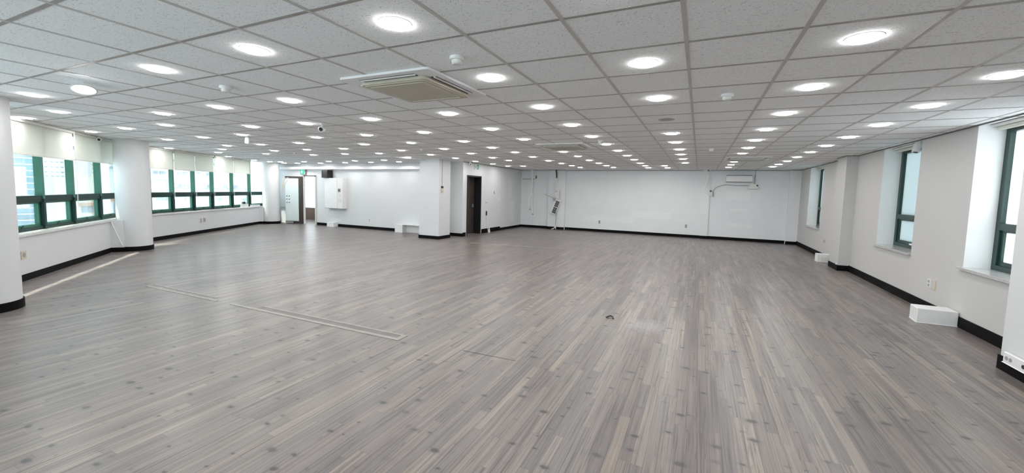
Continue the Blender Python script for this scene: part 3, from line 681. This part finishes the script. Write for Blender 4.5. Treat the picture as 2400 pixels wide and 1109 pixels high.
bullet_camera(-5.22,4.38,(0.55,-0.8,-0.25),'white bullet camera with black lens among the ceiling lights')
bullet_camera(-8.10,5.05,(-0.25,0.1,-1.0),'white camera pointing down below a middle ceiling light', sc=0.9)
bullet_camera(-11.55,4.12,(0.9,-0.35,-0.15),'white camera before the blinds left of the middle column', sc=0.9)
bullet_camera(-6.98,11.66,(0.75,-0.75,-0.3),'white camera above the dark doorway corner', sc=0.8)
bullet_camera(XR+0.05,8.55,(-0.2,-0.2,-1),'white camera at the top of the middle right window', sc=1.15)

# ------------------------------------------------------------------ wall fittings
def outlet(c, u, n, w, h, mt, label, cat='outlet', sockets=2, vertical=True, name='wall_outlet', group=None):
    """cover plate c = centre on the wall, u = along wall, n = into the room"""
    c = Vector(c); u = Vector(u).normalized(); n = Vector(n).normalized(); F = (c, u, n)
    t = thing(name, tuple(c), label, cat, group)
    MB().fbox(F, -w/2, w/2, 0.0005, 0.012, c.z-h/2, c.z+h/2).build('cover_plate', mt, t)
    for i in range(sockets):
        dz = (i-(sockets-1)/2)*h*0.45 if vertical else 0; ds = 0 if vertical else (i-(sockets-1)/2)*w*0.45
        p = c + u*ds + Vector((0,0,dz))
        MB().cyl(p + n*0.0115, p + n*0.0145, min(w,h)*0.30 if sockets > 1 else min(w,h)*0.3, 16).build('socket' if cat == 'outlet' else 'switch_key', M_GREY, t)
    return t
UR, NR = (0,1,0), (-1,0,0)
outlet((XR,7.62,0.40),UR,NR,0.075,0.12,M_WHITE,'white double socket below and between the two near right windows')
outlet((XR,7.49,0.40),UR,NR,0.075,0.12,M_IVORY,'ivory blank plate beside the white socket on the right wall',sockets=0)
outlet((XR,12.95,0.46),UR,NR,0.14,0.13,M_IVORY,'ivory socket on the right wall above the small white box',vertical=False)
U1, NN1 = tuple(D1), tuple(-N1); U2, NN2 = tuple(D2), tuple(-N2)
p = O1 + D1*0.03; outlet((p.x,p.y,0.40),U1,NN1,0.12,0.125,M_IVORY,'ivory socket on the low wall right of the leftmost column',sockets=1)
p = O2 + D2*1.94; outlet((p.x,p.y,0.41),U2,NN2,0.12,0.12,M_OFFW,'left white socket under the far left windows')
p = O2 + D2*2.11; outlet((p.x,p.y,0.41),U2,NN2,0.12,0.12,M_IVORY,'right ivory socket under the far left windows')
outlet((-11.25,YB,0.33),(1,0,0),(0,-1,0),0.09,0.13,M_WHITE,'white socket low on the back wall right of the cabinet')
outlet((-3.64,YF,0.40),(1,0,0),(0,-1,0),0.13,0.13,M_WHITE,'white socket at the middle of the far wall')
outlet((-0.40,YF,0.42),(1,0,0),(0,-1,0),0.13,0.13,M_WHITE,'white socket on the far wall left of the thin pilaster')
outlet((XC,13.12,1.12),(0,1,0),(1,0,0),0.16,0.09,M_WHITE,'white switch plate on the wall right of the dark doorway','switch',2,False,'light_switch')
outlet((XC,13.75,1.49),(0,1,0),(1,0,0),0.05,0.11,M_GREY,'small grey plate high right of the dark doorway','switch',0,True,'wall_plate')
t = thing('notice', (XC,14.15,1.32), 'small pale paper notice on the wall right of the doorway', 'notice')
MB().fbox((Vector((XC,14.15,0)),Vector((0,1,0)),Vector((1,0,0))), -0.10,0.10,0.0005,0.003,1.22,1.43).build('sheet', M_WHITE, t)
m = MB()
for i, (a, b) in enumerate(((-0.08,0.03),(-0.08,0.05),(-0.08,0.01),(-0.08,0.05),(-0.06,0.0))): m.fbox((Vector((XC,14.15,0)),Vector((0,1,0)),Vector((1,0,0))), a,b,0.003,0.0036,1.40-0.035*i-0.008,1.40-0.035*i)
m.build('grey_lines', M_GREY, t)
t = thing('hanging_plug', (XC,13.15,0.72), 'dark plug on a white cord beside the dark doorway', 'cord')
MB().box(XC+0.0005,XC+0.03,13.12,13.17,0.64,0.80).build('adapter', M_BLACK, t)
MB().tube([(XC+0.02,13.15,0.645),(XC+0.028,13.17,0.45),(XC+0.028,13.2,0.25),(XC+0.05,13.22,0.03)], 0.008, 8).build('cord', M_WHITE, t)
MB().lathe([(0,0),(0.045,0),(0.05,0.03),(0.028,0.13),(0.012,0.19),(0,0.19)], (XC+0.09,13.23,0.0005), 16).build('plug_block', M_OFFW, t, smooth=True)
# thermostat on the square column with its conduit
t = thing('thermostat', (-7.33,10.55,1.55), 'ivory thermostat with dark display on the square column', 'thermostat')
MB().box(-7.3295,-7.305,10.50,10.60,1.465,1.60).build('body', M_IVORY, t); MB().box(-7.3295,-7.30,10.505,10.595,1.60,1.665).build('display', M_BLACK, t)
MB().box(-7.305,-7.300,10.525,10.575,1.49,1.51).build('button', M_GREY, t)
tag(MB().box(-7.3295,-7.318,10.543,10.557,1.666,H-0.007).build('cable_duct', M_GREY, origin=(-7.325,10.55,2.0)), 'thin grey cable duct rising above the thermostat', 'cable duct')
# exit signs
def pictogram(F, a0, z0, w, h, r):
    """running figure towards a doorway, as raised shapes on the sign face"""
    o, d, n = F; m = MB()
    P = lambda x, z: (o[0]+d[0]*(a0+x*w)+n[0]*r, o[1]+d[1]*(a0+x*w)+n[1]*r, z0+z*h)
    for poly in ([(.30,.80),(.36,.86),(.44,.86),(.48,.79),(.44,.72),(.36,.72)],[(.24,.64),(.46,.68),(.54,.42),(.40,.36)],[(.24,.66),(.12,.50),(.17,.46),(.30,.56)],[(.46,.66),(.60,.52),(.70,.56),(.68,.62),(.60,.60),(.50,.70)],[(.40,.40),(.54,.44),(.62,.28),(.56,.06),(.48,.08),(.52,.28)],[(.40,.42),(.48,.36),(.34,.20),(.12,.20),(.12,.27),(.30,.28)]):
        m.extrude([P(x,z) for x,z in poly], (n[0]*0.003,n[1]*0.003,0))
    return m
t = thing('exit_sign', (XC,12.34,2.38), 'white and green exit sign above the dark doorway', 'exit sign')
FX = (Vector((XC,12.22,0)), Vector((0,1,0)), Vector((1,0,0)))
MB().fbox(FX, 0, 0.27, 0.0005, 0.03, 2.29, 2.46).build('housing', M_WHITE, t)
MB().fbox(FX, 0.115, 0.26, 0.03, 0.033, 2.30, 2.45).build('green_field', M_EXITG, t)
pictogram(FX, 0.12, 2.305, 0.135, 0.14, 0.033).build('running_figure', M_WHITE, t)
pictogram(FX, 0.01, 2.305, 0.10, 0.14, 0.030).build('running_figure', M_EXITG, t)
t = thing('exit_sign', (-14.78,11.40,2.14), 'small lit green exit sign above the open glass door', 'exit sign')
MB().box(-14.90,-14.63,11.42,YB,2.03,2.238).build('housing', M_GREY, t); MB().box(-14.90,-14.68,11.405,11.42,2.045,2.225).build('lit_face', M_EXIT, t)
FX2 = (Vector((-14.88,11.405,0)), Vector((1,0,0)), Vector((0,-1,0)))
pictogram(FX2, 0.02, 2.06, 0.14, 0.15, 0.0).build('running_figure', M_WHITE, t)
# speaker and electrical cabinet
t = thing('wall_speaker', (-13.33,11.38,2.04), 'black box speaker high on the wall above the cabinet', 'speaker')
MB().box(-13.49,-13.15,11.25,YB,1.905,2.20).bevel(0.008,1).build('cabinet', M_BLACK, t)
MB().box(-13.47,-13.17,11.24,11.25,1.925,2.18).build('grille', mat('dark_speaker_cloth',(0.035,0.032,0.032),0.8,noise=0.3,nscale=60), t)
t = thing('electrical_cabinet', (-12.9,11.4,1.3), 'white two door electrical cabinet mounted on the back wall', 'cabinet')
MB().box(-13.39,-12.42,11.32,YB,0.73,1.90).build('body', M_WHITE, t)
MB().box(-13.385,-12.71,11.30,11.32,0.735,1.895).build('door', M_WHITE, t)
dr = MB().box(-12.695,-12.425,11.30,11.32,0.735,1.895).build('door', M_WHITE, t)
for z, mt in ((1.43,M_GREY),(1.24,M_OFFW),(1.04,M_OFFW)):
    s = MB().box(-12.655,-12.515,11.288,11.30,z-0.075,z+0.075).build('switch_plate', mt, dr)
MB().box(-12.615,-12.555,11.280,11.288,1.40,1.46).build('keypad', M_BLACK, dr)
MB().box(-13.39,-12.42,11.295,YB,0.715,0.73).build('bottom_shadow_strip', M_GREY, t)  # grey strip stands in for the shadow under the cabinet
MB().tube([(-13.41,11.47,1.90),(-13.41,11.47,1.50),(-13.41,11.47,1.25)], 0.010, 8).build('cord', M_BLACK, t)
# boxed pipes at the foot of the back wall
tag(MB().box(-13.26,-12.89,11.28,YB-0.001,0.0005,0.17).bevel(0.006,1).build('pipe_boxing', M_WHITE, origin=(-13.08,11.4,0)), 'small white box on the floor under the electrical cabinet', 'box')
t = thing('pipe_boxing', (-9.0,11.4,0), 'long white stepped box on the floor behind the square column', 'box')
MB().box(-9.79,-9.45,11.22,YB-0.001,0.0005,0.29).build('end_block', M_WHITE, t); MB().box(-9.45,-8.0,11.42,YB-0.001,0.0005,0.28).build('low_panel', M_WHITE, t); MB().box(-9.45,-8.0,11.22,YB-0.001,0.28,0.30).build('top_board', M_WHITE, t)
# white boxes at the foot of the right wall
q = MB().prism([(2.645,7.08),(2.625,6.83),(3.015,6.83),(3.015,7.08)], 0.0005, 0.185).bevel(0.005,1)
tag(q.build('white_box', M_WHITE, origin=(2.8,6.95,0)), 'long white box on the floor against the near right wall', 'box')
t = thing('white_box', (2.85,12.5,0), 'small white box at the foot of the right wall beyond the pillar', 'box')
MB().box(2.74,3.015,12.20,12.45,0.0005,0.19).bevel(0.005,1).build('body', M_WHITE, t)
MB().box(2.81,2.97,12.194,12.2005,0.03,0.13).build('front_plate', M_OFFW, t)
t = thing('outlet_strip', (2.66,5.05,0.15), 'white outlet box above the baseboard on the nearest pillar', 'outlet')
MB().box(2.615,2.6455,4.80,5.19,0.10,0.20).bevel(0.006,1).build('housing', M_WHITE, t)
for yy in (5.14,5.09,4.93): MB().cyl((2.6155,yy,0.15),(2.611,yy,0.15),0.018,12).build('socket', M_GREY if yy > 5 else M_BLACK, t)
t = thing('wall_clamp', (2.83,11.2,0.2), 'small white clip on the pillar edge by the right wall', 'clip')
MB().box(2.80,2.829,10.99,11.05,0.125,0.155).build('clip_body', M_WHITE, t); MB().cyl((2.80,11.02,0.14),(2.792,11.02,0.14),0.011,10).build('knob', M_BLACK, t)

# far wall: ventilation panel, junction box, cables
t = thing('wall_air_conditioner', (1.22,YF,2.19), 'white wall air conditioner high on the far wall', 'air conditioner')
MB().box(0.82,1.63,YF-0.19,YF-0.0005,2.09,2.30).bevel(0.012,2).build('body', M_WHITE, t)
q = MB()
for k in range(3):
    z = 2.135 + 0.05*k; q.tube([(0.95+0.02*k,YF-0.192,z+0.02),(1.08,YF-0.192,z),(1.37,YF-0.192,z),(1.50-0.02*k,YF-0.192,z+0.02)], 0.005, 6)
q.build('raised_ridges', M_OFFW, t); MB().box(0.83,1.62,YF-0.195,YF-0.02,2.298,2.312).build('top_grille', M_BLACK, t); MB().box(0.84,1.61,YF-0.16,YF-0.02,2.075,2.095).build('lower_strip', M_GREY, t)  # ridges, black top strip and grey strip under the body
t = thing('junction_box', (1.66,YF,1.93), 'white junction box below the right end of the wall air conditioner', 'junction box')
MB().box(1.53,1.84,YF-0.10,YF-0.0005,1.85,1.93).bevel(0.008,1).build('base', M_OFFW, t); MB().box(1.58,1.77,YF-0.09,YF-0.0005,1.93,2.01).build('cover', M_OFFW, t); MB().cyl((1.79,YF-0.10,1.965),(1.79,YF-0.06,1.965),0.026,12).build('knockout', M_BLACK, t)
tag(MB().tube([(1.72,YF-0.03,H-0.01),(1.72,YF-0.03,2.3),(1.71,YF-0.03,2.015)], 0.012, 8).build('cable', M_GREY, origin=(1.72,YF,2.2)), 'grey cable from the ceiling to the junction box', 'cable')
tag(MB().tube([(1.53,YF-0.06,1.965),(1.2,YF-0.03,1.955),(0.82,YF-0.03,1.985),(0.60,YF-0.04,1.92),(0.50,YF-0.05,1.86),(0.44,YF-0.06,1.76),(0.44,YF-0.05,1.70),(0.45,YF-0.04,1.62),(0.45,YF-0.03,1.56),(0.44,YF-0.03,1.54)], 0.010, 8).build('cable', M_GREY, origin=(0.9,YF,1.9)), 'dark cable drooping from junction box to the thin pilaster', 'cable')
t = thing('hanging_conduit', (0.2,YF-0.1,H), 'white bent conduit hanging from the ceiling by the thin pilaster', 'cable')
MB().tube([(0.24,YF-0.12,H-0.03),(0.25,YF-0.12,2.3),(0.20,YF-0.12,2.05),(0.16,YF-0.12,1.85),(0.18,YF-0.12,1.68),(0.29,YF-0.12,1.63)], 0.020, 8).build('conduit', M_BRIGHT, t); MB().cyl((0.24,YF-0.12,H-0.04),(0.24,YF-0.12,H-0.001),0.024,12).build('ceiling_cap', M_BLACK, t)
MB().box(0.30,0.40,YF-0.14,YF-0.055,1.58,1.68).build('terminal', M_OFFW, t); MB().box(0.33,0.38,YF-0.14,YF-0.06,1.72,1.77).build('connector', M_BLACK, t)
tag(MB().box(0.335,0.352,YF-0.016,YF-0.0005,0.106,1.57).build('cable_duct', M_WHITE, origin=(0.34,YF,0.8)), 'thin white cable duct running down beside the thin pilaster', 'cable duct')
# multi-socket strip dangling from the ceiling by its cable
YH = YF-0.24
t = thing('hanging_socket_strip', (-5.45,YH,H), 'white socket strip dangling askew from the ceiling by the far pilaster', 'socket strip')
A = Vector((-5.36,YH,1.25)); B = Vector((-5.58,YH,0.66)); dS = (B-A).normalized(); uS = Vector((-dS.z,0,dS.x)); 
def slab(a0,a1,b0,b1,y0,y1):
    m = MB(); P = lambda a,b,y: A + dS*a + uS*b + Vector((0,y,0))
    m.hexa([P(a0,b0,y0),P(a1,b0,y0),P(a1,b1,y0),P(a0,b1,y0),P(a0,b0,y1),P(a1,b0,y1),P(a1,b1,y1),P(a0,b1,y1)]); return m
LS = (B-A).length
slab(0,LS,-0.12,0.12,-0.02,0.04).build('body', M_WHITE, t)
for i in range(6):
    s = 0.05 + i*0.088 + (0.02 if i > 2 else 0)
    k = slab(s,s+0.078,-0.05,0.105,-0.026,-0.02).build('socket', M_BLACK, t)
    slab(s+0.03,s+0.045,-0.02,0.075,-0.029,-0.026).build('socket_bar', M_GREY, k)
MB().tube([(-5.48,YH,H-0.001),(-5.46,YH,2.35),(-5.45,YH,2.16)], 0.028, 8).build('black_sleeve', M_BLACK, t)
MB().tube([(-5.45,YH,2.17),(-5.46,YH,1.9),(-5.49,YH,1.65),(-5.50,YH,1.45),(-5.38,YH,1.30)], 0.022, 8).build('cable', M_WHITE, t)
MB().box(-5.47,-5.31,YH-0.015,YH+0.03,1.30,1.66).build('mounting_plate', M_OFFW, t); MB().cyl((-5.44,YH-0.022,1.60),(-5.44,YH-0.012,1.60),0.018,10).build('hole', M_BLACK, t)
MB().tube([(-5.95,YH,1.47),(-5.52,YH,1.30),(-5.44,YH,1.20)], 0.010, 6).build('bent_bracket', M_GREY, t)
MB().box(-5.56,-5.46,YH-0.03,YH+0.01,1.20,1.32).build('clamp', M_GREY, t)
MB().tube([(-5.42,YH+0.02,0.92),(-5.43,YH+0.02,0.5),(-5.44,YH,0.20)], 0.007, 6).build('thin_cord', M_BLACK, t)
MB().tube([(-5.44,YH,0.20),(-5.44,YH,0.12),(-5.50,YH-0.05,0.04),(-5.58,YH-0.1,0.02)], 0.02, 8).tube([(-5.44,YH,0.14),(-5.40,YH-0.06,0.03)], 0.02, 8).build('cable_end', M_OFFW, t)
t = thing('hanging_cables', (-6.58,YF-0.15,H), 'pair of white cables hanging loose before the flush door', 'cable')
MB().tube([(-6.62,YF-0.15,H-0.001),(-6.60,YF-0.15,2.1),(-6.60,YF-0.15,1.6),(-6.68,YF-0.15,1.2),(-6.69,YF-0.15,0.82)], 0.018, 8).build('cable', M_BRIGHT, t)
MB().tube([(-6.55,YF-0.19,H-0.001),(-6.55,YF-0.19,2.1),(-6.58,YF-0.19,1.55),(-6.57,YF-0.19,1.1),(-6.50,YF-0.19,0.62)], 0.018, 8).build('cable', M_BRIGHT, t)
MB().box(-6.68,-6.63,YF-0.165,YF-0.135,0.77,0.82).box(-6.53,-6.47,YF-0.205,YF-0.175,0.57,0.62).build('connector', M_GREY, t)
# white cord lying from the sill down the middle column
q0 = O1 + D1*3.03; q1 = O1 + D1*3.03 - N1*0.20
tag(MB().tube([(q0.x-N1.x*0.03,q0.y-N1.y*0.03,0.68),(q0.x-N1.x*0.10,q0.y-N1.y*0.10,0.45),(q1.x,q1.y,0.14)], 0.008, 8).build('cord', M_BRIGHT, origin=(q0.x,q0.y,0.4)), 'white cord running down from the sill by the middle column', 'cord')

# ------------------------------------------------------------------ things on the sill
PP = O2 + D2*4.62 + N2*0.07
t = thing('potted_plant', (PP.x,PP.y,0.7125), 'small white planter with dark leaves on the far left sill', 'plant', local=True)
q = MB(); q.prism([(-0.16,-0.07),(0.16,-0.07),(0.16,0.07),(-0.16,0.07)], 0, 0.12).bevel(0.012,2); pot = q.build('planter', M_WHITE, t)
q = MB()
for k in range(5): q.box(-0.14+k*0.06,-0.11+k*0.06,-0.073,-0.0695,0.02,0.10)
q.build('planter_slots', M_GREY, pot)
MB().box(-0.145,0.145,-0.055,0.055,0.11,0.125).build('soil', M_BLACK, t)
q = MB()
for i in range(46):
    a = random.uniform(0,6.28); r0 = random.uniform(0,0.13); bx_, by_ = r0*math.cos(a), r0*0.4*math.sin(a); l = random.uniform(0.05,0.12); tl = random.uniform(0.1,0.9)
    dx, dy, dz = math.cos(a)*math.sin(tl), math.sin(a)*math.sin(tl)*0.6, math.cos(tl); wx, wy = -math.sin(a)*0.014, math.cos(a)*0.014
    b0 = (bx_,by_,0.12); m1 = (bx_+dx*l*0.5,by_+dy*l*0.5,0.12+dz*l*0.55); t1 = (bx_+dx*l,by_+dy*l,0.12+dz*l)
    vs = [q.bm.verts.new(v) for v in (b0,(m1[0]+wx,m1[1]+wy,m1[2]),t1,(m1[0]-wx,m1[1]-wy,m1[2]))]; q.bm.faces.new(vs)
q.build('leaves', M_LEAF, t)
MB().tube([(0.0,0,0.12),(0.02,0,0.22),(0.05,0.01,0.30)], 0.004, 6).tube([(0.0,0,0.12),(0.13,0,0.20),(0.19,0,0.21)], 0.006, 6).build('stem', M_LEAF, t)
t.rotation_euler = (0,0,math.atan2(D2.y,D2.x)+math.pi)
PT = O2 + D2*5.40 + N2*0.03
t = thing('tray', (PT.x,PT.y,0.7125), 'shallow white tray on the sill beside the farthest column', 'tray', local=True)
MB().prism([(-0.20,-0.05),(0.20,-0.05),(0.20,0.13),(-0.20,0.13)], 0, 0.06).build('tray_body', M_WHITE, t); MB().box(-0.20,0.20,-0.055,0.135,0.06,0.072).build('rim', M_GREY, t)
t.rotation_euler = (0,0,math.atan2(D2.y,D2.x))

# ------------------------------------------------------------------ marks and scraps on the floor
t = thing('floor_duct_cover', (-5.1,3.19,0), 'long worn strip lying across the boards at the left', 'floor strip')
def strip(y0, y1, x0, x1, m_, nm, z=0.004, sk=0.017):
    q = MB(); Y_ = lambda x: (x+5.1)*sk
    q.prism([(x0,y0+Y_(x0)),(x1,y0+Y_(x1)),(x1,y1+Y_(x1)),(x0,y1+Y_(x0))], 0.0003, z); q.build(nm, m_, t)
strip(3.125,3.165,-7.45,-5.75,M_TAPE,'near_edge'); strip(3.225,3.25,-7.45,-5.9,M_TAPE,'far_edge'); strip(3.125,3.175,-5.45,-2.72,M_TAPE,'near_edge'); strip(3.255,3.285,-5.0,-2.72,M_TAPE,'far_edge'); strip(3.175,3.255,-5.0,-2.78,M_TAPED,'groove',0.002); strip(3.175,3.255,-2.78,-2.72,M_TAPE,'end_piece')
tag(MB().prism([(-2.0,3.262),(-1.45,3.285),(-1.45,3.293),(-2.0,3.270)], 0.0003, 0.0012).build('floor_joint', M_DARKHOLE, origin=(-1.7,3.28,0)), 'dark open joint line across the boards near mid floor', 'floor joint')
tag(MB().tube([(-0.98,5.00,0.008),(-0.94,5.06,0.018),(-0.90,5.04,0.012),(-0.89,4.99,0.008)], 0.008, 8).build('cable_scrap', M_BLACK, origin=(-0.93,5.03,0)), 'black scrap of cable lying on the middle of the floor', 'scrap')
def tape(pts, w, label):
    q = MB(); a, b = Vector((*pts[0],0)), Vector((*pts[1],0)); n = (b-a).normalized().cross(Vector((0,0,1)))*w/2
    q.prism([(a+n)[:2],(b+n)[:2],(b-n)[:2],(a-n)[:2]], 0.0003, 0.0015); tag(q.build('floor_tape', M_TAPEF, origin=tuple((a+b)/2)), label, 'tape', 'faint tape lines on the floor')
tape(((-10.9,9.05),(-8.82,8.98)), 0.06, 'pale tape line on the floor before the back wall')
tape(((-11.9,9.9),(-11.2,10.7)), 0.07, 'short slanting tape line on the floor near the back wall')
tape(((-6.1,10.3),(-2.8,10.75)), 0.08, 'long faint tape line right of the square column')
tape(((-0.9,11.9),(0.27,11.95)), 0.07, 'faint tape line in the middle of the far floor')
tape(((0.6,13.2),(2.1,13.2)), 0.07, 'faint tape line on the far floor near the right pillar')

# ------------------------------------------------------------------ buildings across the street
KX = 3.1
def building(bear, dist, a0, a1, z0, z1, depth, wallm, label, name='building'):
    b = math.radians(bear); n = Vector((math.sin(b), math.cos(b), 0)); d = Vector((math.cos(b), -math.sin(b), 0)); o = n*dist*KX
    F = (o, d, n)
    t = thing(name, (o.x+d.x*(a0+a1)/2*KX, o.y+d.y*(a0+a1)/2*KX, z0), label, 'building')
    Z = lambda z: EYE + (z-EYE)*KX
    MB().fbox(F, a0*KX, a1*KX, 0, depth, z0, z1).build('wall', wallm, t)
    return F, t, Z
def bwin(F, t, Z, a0, a1, z0, z1, m_, nm='window', r=-0.06):
    return MB().fbox(F, a0*KX, a1*KX, r, 0.0, Z(z0), Z(z1)).build(nm, m_, t)
MW_A = mat('blue_grey_facade_glass', (0.40,0.53,0.60), 0.2, noise=0.15, nscale=0.5); MW_W = mat('white_facade', (0.86,0.86,0.86), 0.8); MW_C = mat('cream_facade', (0.85,0.80,0.68), 0.8, noise=0.05, nscale=0.6)
MW_P = mat('pinkish_grey_facade', (0.72,0.68,0.68), 0.8); MW_G = mat('hazy_window_glass', (0.42,0.47,0.50), 0.3, noise=0.25, nscale=0.8); MW_B = mat('orange_brick', (0.62,0.40,0.28), 0.8, noise=0.15, nscale=2); MW_BAND = mat('white_band', (0.95,0.95,0.95), 0.7)
F, t, Z = building(-77.6, 28, -1.6, 1.58, -25, 22, 14, MW_A, 'blue glass building with white bands outside the nearest window')
for k in range(17): bwin(F, t, Z, -1.6, 1.58, 3.3-0.275*k, 3.34-0.275*k, MW_BAND, 'white_band', -0.25)
F, t, Z = building(-73, 45, -0.95, 0.33, -25, 32, 16, MW_W, 'tall white apartment block outside the second window')
for zz in (3.3,2.93,2.56,2.19,1.9):
    for aa in (-0.80,-0.5,-0.25,0.0,0.2): bwin(F, t, Z, aa, aa+0.14, zz-0.10, zz, MW_G)
bwin(F, t, Z, -0.95, -0.35, -1.5, 1.75, mat('pale_grey_facade',(0.66,0.68,0.71),0.7,noise=0.1,nscale=0.3), 'lower_wing', -3.0); bwin(F, t, Z, -0.35, -0.02, -1.5, 1.75, MW_C, 'lower_wing', -2.8)
F, t, Z = building(-71.2, 36, -0.52, 0.55, -25, 6.2, 12, MW_C, 'cream building outside the third window of the nearest bank')
bwin(F, t, Z, -0.52, 0.12, 1.83, 3.0, MW_P, 'upper_wall', -0.3)
for zz in (2.6,2.35,2.1): bwin(F, t, Z, 0.16, 0.24, zz-0.09, zz, MW_G); bwin(F, t, Z, 0.32, 0.44, zz-0.09, zz, MW_G)
bwin(F, t, Z, -0.52, 0.14, 0.02, 0.2, MW_B, 'brick_band', -0.4); bwin(F, t, Z, -0.40, 0.10, -0.4, 0.0, MW_G); bwin(F, t, Z, 0.15, 0.35, -0.6, 0.55, MW_B, 'brick_pier', -0.5)
F, t, Z = building(-68.6, 31, -0.65, 0.35, -25, 6.0, 10, MW_W, 'white house with brick band outside beside the middle column')
bwin(F, t, Z, -0.65, 0.35, 0.48, 0.66, MW_B, 'brick_band', -0.4); bwin(F, t, Z, -0.55, 0.2, -0.2, 0.40, MW_G); bwin(F, t, Z, -0.65, 0.35, 2.25, 2.36, MW_G, 'roof_edge', -0.5)
F, t, Z = building(-62, 26, -2.6, 3.4, -25, 12.5, 14, MW_W, 'long white building outside the far left windows')
for zz, sp in ((2.12,((-2.05,-1.86),(-1.82,-1.58),(-1.15,-1.08),(-0.92,-0.76),(-0.40,-0.26),(0.0,0.10),(1.12,1.24))), (1.52,((-2.0,-1.72),(-1.13,-0.98),(-0.90,-0.72),(-0.32,-0.06),(0.02,0.2),(0.7,0.86),(1.12,1.34))), (0.86,((-2.0,-1.7),(-1.66,-1.55),(-0.9,-0.8),(0.45,0.64),(1.5,1.7)))):
    for a, b in sp: bwin(F, t, Z, a, b, zz-0.16, zz, MW_G)
bwin(F, t, Z, -2.15, -1.45, 1.05, 1.62, mat('pale_cyan_facade',(0.66,0.78,0.82),0.5), 'glazed_bay', -0.5); bwin(F, t, Z, -2.2, 2.2, 1.30, 1.33, MW_G, 'ledge_shadow_line', -0.1)
for k in range(3): bwin(F, t, Z, -2.6, 3.4, 2.35-0.62*k, 2.38-0.62*k, MW_BAND, 'ledge', -0.35)
